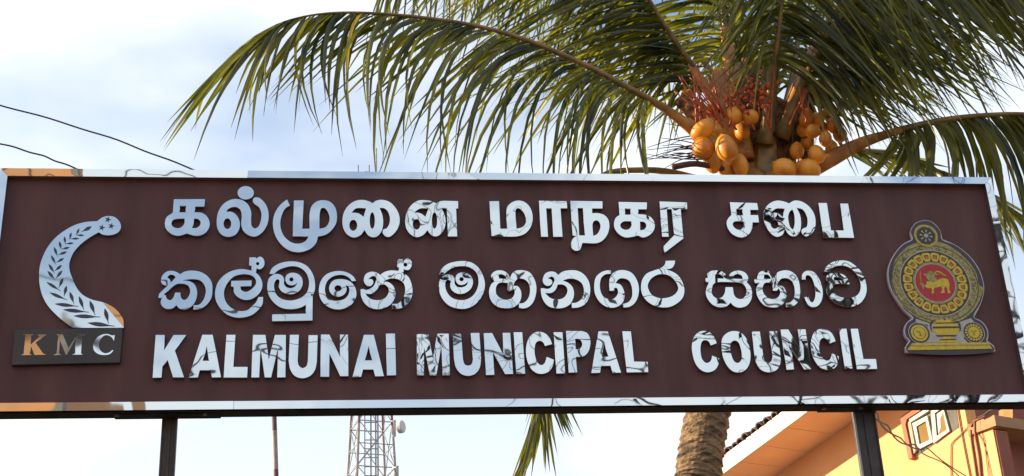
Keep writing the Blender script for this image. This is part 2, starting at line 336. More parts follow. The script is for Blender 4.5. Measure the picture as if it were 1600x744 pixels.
TL = 0.020        # letter depth
GL = [  # Tamil line
 ('T1', ['180,178! 460,178! 455,246! 372,246! 367,295! 430,300 480,335 503,400 480,465 430,500 370,507 300,487! 215,507 150,485 108,440 100,390 115,340 170,300!',
         '235,238! 290,238! 286,296! 232,296!', '200,357 277,353! 272,400 245,430 205,437 170,420 160,395 172,368', '362,353! 395,357 418,380 415,410 385,435 343,436! 358,400']),
 ('T1', ['563,380 575,300 620,225 700,180 780,182 840,220 873,290 873,370 880,420 905,440 935,425 958,370 962,300 940,250 905,225 886,195 900,165 940,165 985,200 1018,255 1030,330 1015,410 970,480 905,515 845,500 800,460 783,400 787,330 775,275 740,250 700,252 665,270 650,290! 700,292 745,325 770,380 768,440 735,495 665,517 605,495 570,440',
         'E660,398,33,47']),
 ('T1', ['E824,122,74,60']),
 ('T2', ['338,188! 428,188! 415,443! 478,443! 480,300 500,235 550,195 600,187 660,200 705,245 725,320 715,400 670,465 620,500 555,515! 540,570 500,615 440,645 370,655 290,635 220,580 170,500 150,410 158,330 190,260 240,205 278,178! 303,235! 265,258 235,310 218,390 232,470 270,530 330,570 390,575 440,555 472,512! 328,512!',
         '568,443! 572,300 585,262 610,258 640,290 657,340 650,390 620,430']),
 ('T3', ['-144,380 -135,310 -95,240 -30,195 40,185 100,200 125,215! 160,192 215,185 280,205 335,260 367,330 365,410 330,475 275,517 240,510 217,480 222,450 250,440 275,400 280,340 262,290 230,262 190,258! 215,320 222,400 205,470 170,510 125,520 85,500 55,455! 20,500 -40,522 -100,495 -135,440',
         'E-46,412,34,48', 'E124,370,22,72', '-60,297! -20,262 68,262! 47,335! 0,305']),
 ('T3', ['418,380 430,300 480,225 540,190 600,188 650,195 695,215! 740,195 820,193 893,195! 893,262! 875,262! 885,512! 800,512! 790,260! 745,258! 775,330 780,400 755,470 700,512 650,500 618,458! 580,500 520,520 460,490 428,440',
         'E520,405,33,46', 'E681,370,23,72', '500,297! 550,265 627,262! 600,335! 555,305']),
 ('T4', ['140,198! 228,196! 240,443! 300,443! 293,330 300,250 345,205 400,190 460,205 510,260 530,340 515,420 470,480 400,510 160,510!', '385,443! 380,270 400,260 440,290 465,340 465,390 440,425']),
 ('T4', ['583,193! 833,197! 838,262! 778,262! 797,515! 712,515! 697,262! 650,262! 667,515! 603,515!']),
 ('T4', ['864,192! 1154,196! 1154,262! 1060,262! 1062,303! 1110,302 1170,320 1205,360 1216,420 1200,490 1160,545 1110,572 975,572! 965,600 950,635 910,642 875,615 872,570 890,530 925,508! 885,505!',
         '932,258! 977,258! 995,503! 945,503!', '1071,507! 1066,400 1080,374 1110,372 1133,405 1128,450 1105,490']),
 ('T5', ['380,202! 636,207! 633,270! 558,270! 556,312! 620,318 670,340 703,390 700,450 660,500 600,523 555,505! 500,518 440,522 380,490 345,440 340,390 355,345 388,320!',
         '438,262! 488,265! 488,317! 440,317!', '425,380 495,378! 495,415 475,445 440,452 405,435 398,405', '573,380! 610,385 628,410 615,445 575,458!']),
 ('T5', ['745,200! 993,208! 995,270! 937,270! 962,530! 790,660! 783,600! 878,500! 855,270! 812,268! 830,515! 770,515!']),
 ('T6', ['115,205! 362,213! 372,275! 300,275! 303,320! 370,320! 378,387! 320,387! 320,430 290,490 240,520 190,518 130,485 95,430 88,380 105,345 130,320!',
         '175,267! 228,267! 235,323! 180,323!', '160,380 242,380! 240,420 215,450 185,450 155,430 143,400']),
 ('T6', ['415,330 430,265 475,215 535,192 600,200 645,217! 690,193 750,198 820,240 870,310 885,390 870,460 830,500 800,512 770,495 757,460 775,438 800,430 812,380 800,320 765,272 715,258! 745,320 755,400 745,465 715,505 680,512 640,490 610,445! 590,495 540,515 490,490 440,420',
         'E518,403,33,38', '640,330 655,290 675,275 690,310 697,370 692,420 680,448 660,430 645,385', '483,300! 530,265 607,265! 590,340! 545,305']),
 ('T6', ['908,213! 985,213! 1023,458! 1135,458! 1103,217! 1175,217! 1230,525! 955,522!']),
 # Sinhala line
 ('S1', ['80,310 100,245 150,205 200,198 250,210 295,235! 340,208 420,195 520,210 600,260 645,330 652,410 640,500 590,575 520,620 440,632! 443,580! 500,575 545,530 572,460 575,400 550,340 510,305 450,293 380,295 320,305! 400,315 450,345 480,410 478,490 450,560 400,610 330,630 280,615 252,582! 215,615 150,625 100,600 78,555 85,515 100,492! 75,505! 52,500! 60,455! 120,395! 185,335! 245,270! 215,246 180,245 150,272! 178,292 188,322 165,355 130,363 95,345',
         '110,463! 160,425 220,370 265,345 330,345 375,360 400,400 400,450 375,500 345,522 320,515 300,480 298,440! 238,440! 215,500 185,525 150,510 135,470!']),
 ('S1', ['1215,489! 1206,571 1154,640 1080,695 940,722 820,690 740,620 690,530 680,440 710,330 790,240 880,195 980,178 1085,195! 1085,145! 1057,140! 1060,48! 1132,48! 1140,62! 1158,45 1185,40 1212,57 1229,103 1217,154 1177,183 1140,173! 1132,217! 1177,263 1206,343 1189,423 1132,486 1063,520 1000,522 930,490 890,440 885,378! 858,375! 860,310! 1087,305! 1083,370! 960,372! 975,415 1025,432 1070,412 1110,377 1134,331 1120,280 1074,248 980,238 880,270 800,370 780,450 800,540 860,610 950,645 1040,635 1086,594 1132,549 1160,489!',
         'E1152,118,17,17']),
 ('S2', ['190,205! 215,150 280,105 380,82 480,90 560,130 615,210 635,300 630,370 612,415! 610,658! 218,665! 218,597! 545,590! 545,505! 500,530 410,548 310,535 230,480 185,410 170,330 185,250 230,210 285,205 325,230 335,265 334,300 355,330 400,342 440,325 463,290! 440,308 405,316 365,302 345,255 358,215 400,193 460,200 505,240 515,300 490,360 430,398 370,400 310,375 283,330 288,285 285,262 265,258 242,290 240,350 265,410 310,445 390,462 460,450 520,420 560,370 575,290 560,220 520,165 460,135 400,130 320,150 270,175 240,203!',
         'E405,258,19,19']),
 ('S3', ['472,312! 425,315! 390,275 340,250 290,245 220,260 160,305 130,370 130,440 160,500 220,530 290,528 350,505 385,460 395,410 385,375 358,358! 368,400 350,450 310,480 260,487 200,460 172,410 180,350 220,305 280,290 350,295 410,320 455,370 475,440 465,510 420,575 350,615 270,630 180,610 100,550 65,480 57,410 75,320 130,245 210,208 300,200 380,220 440,260',
         'E270,393,38,33']),
 ('S3', ['555,290 580,235 640,210 700,220 738,245! 780,215 850,195 940,200! 947,165! 925,160! 930,72! 990,72! 995,100! 1015,68 1050,62 1085,95 1085,150 1055,190 1020,190 998,180! 998,228! 1050,265 1085,340 1097,430 1080,510 1030,580 960,615 868,620! 870,563! 930,560 985,510 1010,440 1010,370 985,325 930,293 850,287 770,318! 830,325 885,370 908,440 895,510 850,575 780,612 700,625 620,605 560,555 525,480 518,405! 555,400! 575,412 620,400 665,365 690,310 695,285 680,262 650,262 605,293! 650,295 662,330 640,365 600,370 565,340',
         '575,453! 640,455 700,410 735,355! 790,355 830,400 825,450 790,500 730,522 650,515 600,485', 'E1017,133,20,20']),
 ('S4', ['80,240! 105,180 170,125 260,98 360,92 440,110 510,160 560,240 587,340 575,430 530,520 460,585 380,618 290,618 190,585 115,510 80,420 80,320 105,270 160,240 215,245 250,280 252,340 280,375 340,380 385,355 397,320! 370,345 320,358 280,340 260,290 272,245 320,218 385,225 440,270 455,330 430,400 370,445 310,457 250,440 210,400 200,350 205,315 185,300 155,315 148,370 170,440 220,495 290,520 370,518 440,485 490,420 512,340 505,250 460,190 390,155 320,150 250,160 190,190 130,240!',
         'E327,293,23,22']),
 ('S4', ['655,250 680,215 730,195 790,200 840,230 865,275! 890,225 940,195 1010,193 1080,215 1130,280 1157,370 1150,470 1120,550 1070,600 1010,617 963,610! 963,560! 1010,555 1060,510 1083,440 1080,370 1055,320 1010,290 950,290 910,335! 905,365! 950,370 985,420 990,490 965,555 900,605 810,615 730,600 665,550 635,480 633,410 655,350 690,315! 660,290',
         '735,245! 770,240 810,262 825,290! 745,285!', '715,370 750,335 840,335! 835,415! 855,430! 905,400! 915,440 890,495 830,518 765,505 715,460 708,410']),
 ('S5', ['93,290 115,235 170,208 230,215 263,245! 310,210 390,193 480,200 550,240 600,310 620,400 605,500 560,570 490,605 415,612! 412,555! 465,550 520,510 545,450 545,390 520,335 460,297 390,287 315,308! 370,330 420,375 440,440 430,510 390,575 320,610 240,615 160,595 105,540 75,460 70,392! 105,392! 140,400 180,385 205,345 222,300 215,280 190,265 150,285! 185,295 200,330 175,362 130,365 98,335',
         '120,447! 190,445 235,410 260,353! 320,355 360,390 362,440 325,495 255,517 180,500']),
 ('S5', ['848,195! 852,235! 790,240 745,275 727,340 733,420 765,485 820,512 870,510 915,470 925,420 910,390 885,390! 885,425! 833,422! 828,350 835,280 870,225 930,195 1000,193 1075,220 1130,290 1158,380 1150,480 1110,560 1050,600 985,607! 980,565! 1040,545 1078,490 1083,420 1070,350 1040,305 990,285 940,290 900,335! 950,350 985,400 1000,470 985,540 935,590 860,610 780,590 710,530 670,450 662,360 680,270 740,215 800,195']),
 ('S6', ['578,380 590,300 640,230 720,195 800,165 840,130 850,88! 957,85! 950,130 920,170 860,185! 920,205 990,250 1040,330 1060,420 1040,500 980,560 900,600 800,605 700,575 620,510 585,440',
         '655,360 690,290 760,245 830,238 900,260 960,320 990,390 970,440 920,480 850,500 770,498 700,465 665,410']),
 ('S7', ['108,230 150,200 210,193 270,205 310,235 335,280! 365,225 420,198 480,198 535,225 562,275 560,300 545,325! 590,380 605,450 590,530 540,590 460,610 400,590 365,555! 320,595 240,605 170,580 115,520 90,450 98,390 125,330! 90,320! 87,280! 115,275!',
         '195,240! 240,235 280,260 290,285! 195,283!', '388,285! 400,255 440,235 485,250 503,290!', '160,400 175,350 220,328 450,328! 500,345 540,400 535,460 500,505 450,508 410,475 390,380! 308,380! 300,440 270,490 220,505 175,480 157,440']),
 ('S7', ['660,270 680,220 730,195 790,200 830,235 850,275! 880,220 940,195 1010,195 1075,230 1115,290 1135,380 1135,470 1110,550 1050,597 978,603! 978,555! 1020,550 1060,510 1075,450 1070,370 1040,310 990,283 930,288 885,340! 890,362! 940,370 975,410 985,480 960,550 900,600 820,607 740,585 680,520 650,440 655,375 690,330! 635,337! 625,290! 660,290!',
         '738,245! 770,240 800,262 812,290! 735,288!', '725,370 750,335 830,333! 832,420! 880,422! 895,395! 915,430 900,480 850,510 790,505 740,460 720,410']),
 ('S8', ['375,297! 378,240 410,205 460,195 520,220 570,290 600,380 608,460 590,540 550,590 500,607 450,585 420,540 403,490! 450,490! 465,535 490,550 512,520 525,460 520,390 500,310 470,260 440,248 420,260 418,297!']),
 ('S8', ['618,210! 645,155 710,105 800,85 890,95 970,145 1040,220 1080,310 1095,410 1075,490 1020,560 940,595 830,590 740,555 680,500 648,430 650,380 680,335! 645,305 645,265 680,230 750,225 830,240 885,290 905,350! 740,352 718,390 740,450 790,485 870,497 960,485 1010,440 1028,370 1010,290 960,215 890,160 810,143 740,155 695,185 690,210!',
         '730,275 770,270 820,285 838,305! 735,308!']),
 # English line
 ('E1', ['97,135! 205,135! 195,318! 305,135! 455,135! 322,318! 430,632! 300,632! 237,430! 178,505! 168,635! 62,638!']),
 ('E1', ['640,133! 762,133! 860,630! 752,632! 735,548! 612,548! 590,632! 482,635!', '692,272! 717,437! 645,437!']),
 ('E1', ['920,135! 1028,135! 1003,507! 1168,507! 1162,632! 887,632!']),
 ('E1', ['1228,135! 1375,135! 1413,420! 1483,135! 1613,135! 1608,630! 1510,632! 1520,290! 1442,632! 1365,632! 1318,290! 1303,632! 1210,633!']),
 ('E2', ['170,135! 277,135! 262,440! 275,490 315,520 360,500 378,440! 387,140! 495,140! 485,450! 465,540 410,610 320,640 230,615 175,540 155,440!']),
 ('E2', ['530,130! 630,130! 752,385! 752,130! 848,130! 852,618! 755,618! 632,355! 628,625! 525,625!']),
 ('E2', ['1030,133! 1147,133! 1265,618! 1162,620! 1140,540! 1022,540! 1000,625! 897,628!', '1085,270! 1128,432! 1043,432!']),
 ('E2', ['1285,122! 1393,120! 1407,605! 1298,608!']),
 ('E3', ['82,125! 218,125! 272,410! 318,120! 455,120! 470,608! 382,608! 370,268! 312,608! 235,608! 168,270! 168,608! 85,608!']),
 ('E3', ['500,125! 600,123! 622,420! 640,475 680,492 720,475 735,420! 708,115! 812,113! 833,420! 815,520 760,590 680,612 600,590 540,520 515,420!']),
 ('E3', ['860,117! 960,115! 1092,370! 1080,113! 1170,112! 1205,590! 1110,592! 970,340! 987,600! 888,603!']),
 ('E3', ['1208,105! 1310,105! 1345,588! 1240,590!']),
 ('E4', ['245,243! 160,267! 135,220 100,205 60,225 42,290 45,370 70,450 110,487 150,470 180,390! 265,425! 250,500 210,560 140,590 70,585 0,535 -45,440 -62,330 -45,210 0,135 70,98 150,110 210,160']),
 ('E4', ['260,103! 365,103! 395,585! 292,588!']),
 ('E4', ['403,90! 590,92! 650,115 685,180 687,260 660,340 610,385 520,393! 537,572! 435,575!', '512,185! 550,185 585,215 590,260 565,295 518,302!']),
 ('E4', ['780,95! 892,97! 1048,575! 945,577! 922,495! 815,497! 802,577! 698,580!', '848,222! 897,388! 822,390!']),
 ('E4', ['1058,93! 1160,95! 1197,445! 1355,448! 1362,570! 1110,573!']),
 ('E5', ['393,285! 318,313! 290,265 250,248 215,262 195,320 195,400 215,480 260,523 300,515 325,480 333,435! 423,470! 410,550 370,610 290,640 210,620 140,550 100,440 85,330 105,220 160,155 230,133 310,155 360,210']),
 ('E5', ['450,330 460,220 520,155 600,133 680,150 750,220 790,330 805,430 790,540 740,615 660,645 580,625 510,550 465,440', '555,330 575,270 615,252 655,275 685,350 697,430 690,490 650,525 610,510 575,440']),
 ('E5', ['820,140! 920,138! 960,430! 975,490 1015,522 1055,505 1073,440! 1027,137! 1130,135! 1172,430! 1170,530 1120,615 1020,643 930,610 875,530 850,420!']),
 ('E6', ['-5,118! 92,115! 248,380! 205,115! 303,112! 375,603! 285,605! 130,350! 163,607! 70,610!']),
 ('E6', ['672,260! 597,290! 565,240 525,220 490,240 472,300 475,380 510,460 560,497 600,480 625,407! 710,445! 705,520 660,590 580,612 480,580 410,490 375,380 370,260 400,160 460,115 540,108 610,145 650,205']),
 ('E6', ['712,108! 805,105! 878,595! 782,598!']),
 ('E6', ['853,107! 945,105! 1012,477! 1165,477! 1180,600! 930,603!']),
]
rr = random.Random(3)
for fr, loops in GL:
    o = plate('letter', [contour(s, fr) for s in loops], 0.0005, -TL, M_steel, sign)
    # every letter sits a hair out of true: turned by a fraction of a degree about its own centre
    me = o.data; xs = [v.co.x for v in me.vertices]; zs = [v.co.z for v in me.vertices]
    cx, cz = (min(xs)+max(xs))/2, (min(zs)+max(zs))/2
    ax, az = RAD(rr.uniform(-.7, .7)), RAD(rr.uniform(-.9, .9))
    for v in me.vertices:
        if v.co.y < -TL/2: v.co.y += (v.co.x-cx)*ax + (v.co.z-cz)*az

# ---------------- crescent emblem of the council, left
M_flat = mirror('flat_polished_steel', (0.54, 0.61, 0.65), 0.03, 0.0006, 3.0, 0.0003, 9.0)
cres = plate('crescent_plate', [contour('@L1 690,137! 740,100 810,83 880,98 930,150 942,200 920,250 870,280 800,290 740,280 705,258! 600,320 500,400 430,490 395,590 405,680 430,744 @L2 480,100 540,210 600,270 700,320 820,350 930,400 1010,470 1060,550 1068,650! 480,653! 400,600 280,500 180,390 120,280 90,170 80,60 @L1 80,620 110,520 160,420 240,320 340,240 450,180 560,148', 'L1')],
             0.0005, -.016, M_flat, sign, .0008)
tipp = plate('bent_tip', [contour('@L2 812,352! 930,400 1008,470 1056,550 1064,646! 866,646! 850,560 835,440', 'L2')], -.0155, -.0172, M_flat, cres, .0002)
mx_ = sum(v.co.x for v in tipp.data.vertices)/len(tipp.data.vertices)
for v in tipp.data.vertices:
    if v.co.y < -.016: v.co.y -= (v.co.x - mx_)*.036 + (v.co.z - tipp.data.vertices[0].co.z)*.03
def leaf(fr, tip, base, w):
    ox, oy, sc = FR[fr]; a = np.array([ox + tip[0]/sc, oy + tip[1]/sc]); b = np.array([ox + base[0]/sc, oy + base[1]/sc])
    d = b - a; n = np.array([-d[1], d[0]])/np.linalg.norm(d); w = w/sc
    pr = [(0, .0), (.12, .45), (.3, .95), (.48, 1), (.65, .65), (.8, .25), (1, .12)]
    lp = [tuple(a + d*t + n*w*k) for t, k in pr] + [tuple(a + d*t - n*w*k) for t, k in reversed(pr[1:])]
    plate('leaf', [lp], -.0158, -.0172, M_inlay, cres, .0001)
for t in [((632,195),(525,250),17),((500,215),(465,290),11),((550,290),(465,285),10),((415,258),(395,335),12),((500,322),(400,325),10),
          ((343,300),(352,385),13),((440,370),(355,378),10),((290,352),(308,440),14),((398,415),(312,435),11),((232,410),(270,515),14),((368,462),(275,495),13),
          ((200,498),(255,600),14),((338,530),(258,575),13),((175,592),(240,690),15),((315,603),(240,665),14),((163,665),(245,760),16),((320,660),(250,745),15)]: leaf('L1', *t)
for t in [((165,115),(335,220),17),((362,68),(310,185),18),((200,238),(408,325),18),((403,158),(370,285),18),((262,370),(540,400),20),((437,228),(490,375),20),
          ((355,437),(662,467),21),((545,280),(605,445),21),((480,510),(795,523),22),((670,330),(735,505),23),((643,592),(960,630),24),((845,420),(890,600),24)]: leaf('L2', *t)
for x, y in ((802,122),(738,207),(838,190)):
    ox, oy, sc = FR['L1']
    lp = [(ox + (x + (36 if k % 2 == 0 else 14)*sin(k*PI/5 + .25))/sc, oy + (y - (36 if k % 2 == 0 else 14)*cos(k*PI/5 + .25))/sc) for k in range(10)]
    plate('star', [lp], -.0158, -.0172, M_inlay, cres, .0001)
npl = plate('name_plate', [contour('108,128! 1530,105! 1495,560! 68,592!', 'L3')], .0005, -.020, M_plate, sign, .001)
for s in ('190,462! 225,450! 250,200! 215,195! 217,188! 358,190! 325,206! 315,330! 440,213! 408,192! 530,192! 382,298! 485,442! 522,460! 368,462! 325,345! 305,445! 335,462!',
          '648,190! 742,190! 818,370! 925,190! 1032,190! 995,210! 982,440! 1006,456! 862,458! 903,440! 915,240! 797,460! 780,456! 700,262! 692,440! 720,461! 620,462! 660,440! 682,210!',
          '1427,198! 1413,282! 1390,236 1350,208 1300,203 1242,250 1218,330 1237,400 1290,436 1350,428 1395,392! 1408,405! 1360,450 1280,463 1200,445 1152,400 1141,330 1178,250 1245,198 1325,184 1392,204!'):
    plate('initial', [contour(s, 'L3')], -.0195, -.0225, M_flat, npl, .0003)

# ---------------- national emblem, right
YE = -.020
emb = plate('emblem_plate', [contour('@C1 310,240! 297,170 330,95 400,60 480,62 550,110 590,175 605,240! 720,290 850,385 950,510 1000,640 @C2 970,100 945,220 875,365! 940,395 990,450 1010,520 1000,580! 1060,625! 1075,680! 240,690! 235,640! 270,580! 235,540 225,470 250,410 300,370! 220,290 150,190 100,100 @C1 75,600 85,500 140,380 220,290', 'C1')],
            .0005, YE + .003, M_rim, sign, .0006)
ec = at(1461.5, 442, YE); ec = (ec.x, ec.z)
def inset(lp, d):
    c = np.mean(lp, axis=0); n = len(lp); out = []
    P = np.array(lp); area = sum(P[i][0]*P[(i+1) % n][1] - P[(i+1) % n][0]*P[i][1] for i in range(n)); sg = 1 if area > 0 else -1
    for i in range(n):
        t = P[(i+1) % n] - P[i-1]; t /= max(np.linalg.norm(t), 1e-6); out.append(tuple(P[i] + sg*d*np.array([-t[1], t[0]])))
    return out
el = contour('@C1 318,240 300,170 335,100 400,66 480,68 545,115 585,175 598,244 720,297 845,390 942,515 992,640 @C2 962,100 938,220 870,360 935,402 982,455 1000,520 990,585 1050,632 1062,672 252,680 246,642 280,580 245,540 235,470 258,415 312,370 230,290 160,190 108,100 @C1 84,600 94,500 148,384 226,296', 'C1')
plate('emblem_ground', [el], YE + .0036, YE + .0027, M_prpl, emb, .0001)
PXE = 1/ (F/ (Vector(CAM) - at(1461, 442, YE)).length) # metres per px, roughly
ax_ = (at(1511.5, 442, YE).x - ec[0]) / 50.0; az_ = ax_
def ell(cx, cz, rx, rz, n=64, rx2=0, rz2=0):
    l = [[(cx + rx*cos(a), cz + rz*sin(a)) for a in np.linspace(0, 2*PI, n, endpoint=False)]]
    if rx2: l.append([(cx + rx2*cos(a), cz + rz2*sin(a)) for a in np.linspace(0, 2*PI, n, endpoint=False)])
    return l
def disc(name, r, r2, y, m, c=ec, ex=1.0, th=.0006, par=None):
    lp = ell(c[0], c[1], r*ax_, r*ax_*ex, 64, r2*ax_, r2*ax_*ex)
    return plate(name, lp, y + th, y, m, par or emb, .00008, xz=True)
plate('scroll_band', [contour('@C1 118,560 150,440 225,345 330,283 460,262 600,275 720,335 850,450 930,560 965,690 @C2 955,80 925,210 840,330 740,395 600,425 450,405 330,352 220,268 145,160 110,50', 'C1')], YE + .0030, YE + .0020, M_gold2, emb, .0001)
disc('band_edge', 67, 65.8, YE + .0015, M_brn, ex=.93)
disc('silver_ring', 54.6, 53.2, YE + .0004, M_silv, ex=.99)
disc('dark_ring', 53, 50.5, YE + .0008, M_brn, ex=1.0)
disc('petal_ground', 50.4, 34.6, YE + .0012, M_brn)
disc('silver_ring', 34.5, 32.2, YE + .0004, M_gold2)
disc('silver_ring', 31.9, 30.6, YE + .0004, M_silv)
disc('red_field', 30.4, 0, YE + .0012, M_redp)
for k in range(20):
    a = 2*PI*(k + .5)/20
    def pp(r, s): return (ec[0] + ax_*(r*cos(a) - s*sin(a)), ec[1] + ax_*(r*sin(a) + s*cos(a)))
    pe = plate('petal', [[pp(35.6, -3.8), pp(40, -5.8), pp(46, -7.0), pp(49, -5.6), pp(50, 0), pp(49, 5.6), pp(46, 7.0), pp(40, 5.8), pp(35.6, 3.8)],
                    [pp(39, -2.4), pp(42, -3.2), pp(45, -3.6), pp(46.2, -2.6), pp(45.6, 0), pp(46.2, 2.6), pp(45, 3.6), pp(42, 3.2), pp(39, 2.4)]], YE + .0012, YE + .0003, M_gold, emb, .00008, xz=True)
    plate('petal_heart', [[pp(39, -1.4), pp(42, -2.3), pp(44.8, -2.6), pp(43.8, 0), pp(44.8, 2.6), pp(42, 2.3), pp(39, 1.4)]], YE + .0012, YE + .0004, M_org, pe, .00008, xz=True)
rr = random.Random(5); sp = MB(); sp2 = MB()
for k in range(150):
    a = rr.uniform(0, 2*PI); r = rr.uniform(56.5, 64); s = rr.uniform(.5, 1.1); b = a + rr.uniform(-.6, .6)
    q = lambda u, v: (ec[0] + ax_*(r*cos(a) - u*sin(b)*s - v*cos(b)*s*.5), YE + .0007, ec[1] + ax_*(r*sin(a)*.94 + u*cos(b)*s - v*sin(b)*s*.5))
    (sp if k % 3 else sp2).prism([q(-2.2, 0), q(0, -1.4), q(2.2, 0), q(0, 1.4)], Vector((0, .0004, 0)))
tag(sp.build('scroll_leaves', M_brn, emb), kind='stuff'); tag(sp2.build('scroll_flowers', M_silv, emb), kind='stuff')
def ep(name, s, fr, m, y=YE, th=.0007, par=None): return plate(name, [contour(s, fr, .8)], y + th, y, m, par or emb, .00006)
lion = ep('lion_body', '228,390 240,368 290,372 350,365 400,338 460,330 505,350 527,410 522,470 542,518! 505,523! 498,480 478,432! 458,462 466,520! 412,523! 432,470 412,432! 370,448 335,455 322,480 326,521! 290,525! 302,480 282,452 258,460 225,448 205,430 225,415', 'C6', M_gold, YE + .0004)
ep('lion_mane', '192,275! 240,266 250,246 290,240 322,250 332,285 352,330 366,352 330,376 280,368 250,350 240,335 202,332! 232,318 205,300!', 'C6', M_gold2, YE - .0004, .0006)
ep('lion_tail', '515,350! 512,318 495,298 470,288 430,298 390,292 350,285 332,265 345,242 375,234 405,245 440,268 470,280! 440,282 405,262 375,250 352,256 352,270 380,278 430,284 470,276 505,284 525,310 528,355!', 'C6', M_gold, YE - .0002, .0006)
ep('sword', '148,232! 158,240 160,300 168,372! 152,376! 142,330 138,280', 'C6', M_org, YE + .0004)
ep('sword_hilt', '150,385! 185,395 215,425! 200,440 185,490! 172,440 148,415', 'C6', M_gold2, YE + .0002)
# wheel on top
wc = at(1375 + 445/6.2, 335 + 207/6.2, YE); wc = (wc.x, wc.z)
disc('wheel_disc', 19, 0, YE + .0002, M_gold2, wc, 1.0)
disc('wheel_disc_edge', 17.5, 16.2, YE - .0004, M_gold, wc, 1.0)
wh = disc('wheel_rim', 14.2, 10.2, YE - .0010, M_brn, wc, 1.0)
for k in range(8):
    a = 2*PI*k/8 + .2
    def pq(r, s): return (wc[0] + ax_*(r*cos(a) - s*sin(a)), wc[1] + ax_*(r*sin(a) + s*cos(a)))
    plate('spoke', [[pq(2, -1.0), pq(11, -2.2), pq(11, 2.2), pq(2, 1.0)]], YE - .0003, YE - .0009, M_brn, wh, .00006, xz=True)
    plate('knob', [[pq(13.6, -1.6), pq(16, 0), pq(13.6, 1.6)]], YE - .0003, YE - .0009, M_brn, wh, .00006, xz=True)
    b = a + PI/8
    plate('wheel_gap', [[(wc[0] + ax_*r*cos(b+s), wc[1] + ax_*r*sin(b+s)) for r, s in ((4.5, 0), (9.6, .16), (9.6, -.16))]], YE - .0001, YE - .0007, M_silv, wh, .00005, xz=True)
disc('hub', 3.2, 0, YE - .0014, M_silv, wc, 1.0)
# lower part: pale field, vase, moon, sun and foot
ep('pale_field', '335,375! 460,420! 700,420! 845,370! 880,410! 800,450! 780,560! 820,598! 420,598! 470,540! 440,430! 330,408!', 'C2', M_silv, YE + .0016)
vase = ep('vase', '500,440! 530,385! 655,383! 700,435! 745,450! 742,485! 700,535! 655,548! 700,562! 725,595! 535,598! 570,563! 600,548! 540,535! 497,490!', 'C2', M_gold, YE + .0004, .0008)
for s in ('520,412! 690,408! 694,418! 516,422!', '492,448! 745,446! 746,462! 492,466!', '520,528! 715,525! 705,540! 535,542!', '560,566! 705,562! 712,572! 552,576!', '590,384! 600,372! 612,384! 604,392!'):
    ep('vase_band', s, 'C2', M_brn, YE - .0001, .0005, vase)
ep('vase_handle', '498,400! 515,380! 480,395! 462,430! 470,470! 485,500! 478,450! 482,425!', 'C2', M_brn, YE, .0006)
ep('vase_handle', '690,395! 720,398! 748,420! 755,470! 742,500! 738,450! 725,418!', 'C2', M_brn, YE, .0006)
for (cx, cy, nm) in ((367, 508, 'moon'), (873, 503, 'sun')):
    c = at(1375 + cx/5.953, 435 + cy/5.953, YE); c = (c.x, c.z)
    disc(nm + '_ground', 15.5, 0, YE + .0006, M_prpl, c); disc(nm + '_ring', 16.8, 15.7, YE + .0006, M_silv, c)
    disc(nm + '_halo', 13, 0, YE, M_gold, c) if nm == 'moon' else None
    if nm == 'sun':
        for k in range(18):
            a = 2*PI*k/18; 
            plate('ray', [[(c[0] + ax_*r*cos(a+s), c[1] + ax_*r*sin(a+s)) for r, s in ((8.8, -.12), (14, -.10), (13, .14), (8.8, .12))]], YE + .0005, YE, M_gold, emb, .00005, xz=True)
    disc(nm + '_rim', 9.6, 0, YE - .0004, M_brn, c); fc = disc(nm + '_face', 8.8, 0, YE - .0009, M_gold, c)
    for dx, dz, a, b in ((-3, 2, 1.7, .7), (3, 2, 1.7, .7), (0, -4, 2.0, .6), (0, -.6, .7, 1.8)) if nm == 'sun' else ((-3, 2, 1.6, .7), (0.5, -1, .6, 4.4), (1.6, -4, 1.2, .5)):
        plate('face_line', [[(c[0] + ax_*(dx + a*cos(t)), c[1] + ax_*(dz + b*sin(t))) for t in np.linspace(0, 2*PI, 8, endpoint=False)]], YE - .0008, YE - .0013, M_brn, fc, .00005, xz=True)
ep('foot', '300,602! 1005,596! 1045,655! 252,668!', 'C2', M_gold, YE + .0002, .0012)
ep('foot_line', '288,622! 1015,614! 1022,624! 280,634!', 'C2', M_gold2, YE - .0003, .0006)

# ================================================================== coconut palm
YP = 5.0
pb = at(1080, 850, YP)
trunk_px = [(1091,744), (1107,640), (1133,500), (1166,380), (1195,285), (1206,215)]
tp = [Vector((pb.x - .25, YP, -.3)), Vector((pb.x - .12, YP, 1.2))] + [at(x, y, YP) for x, y in [(1080, 850)] + trunk_px]
palm = empty('coconut_palm', (tp[0].x, YP, 0), 'leaning coconut palm with orange coconuts and long drooping fronds behind the signboard', 'palm tree')
pts = spline(tp, 260); o = MB(); rads = []
rr = random.Random(11); ph = 0; cur = 0
for i, p in enumerate(pts):
    base = .172 - .022*i/260
    ph += rr.uniform(.16, .26) if True else 0
    fr_ = ph - int(ph); rads.append(base + .016*(1 - fr_) - .004)
n = 28; vs = []; fs = []
for i, p in enumerate(pts):
    d = (pts[min(i+1, len(pts)-1)] - pts[max(i-1, 0)]).normalized(); u = d.cross(Vector((0, 1, 0))).normalized(); w = d.cross(u)
    for k in range(n):
        a = 2*PI*k/n; r = rads[i] * (1 + .025*sin(3*a + i*.13) + rr.uniform(-.022, .022))
        vs.append(p + (u*cos(a) + w*sin(a))*r + d*(.02*sin(2*a + i*.05)))
for i in range(len(pts)-1):
    for k in range(n): fs.append((i*n+k, i*n+(k+1) % n, (i+1)*n+(k+1) % n, (i+1)*n+k))
o.add(vs, fs); o.build('trunk', M_trunk, palm)

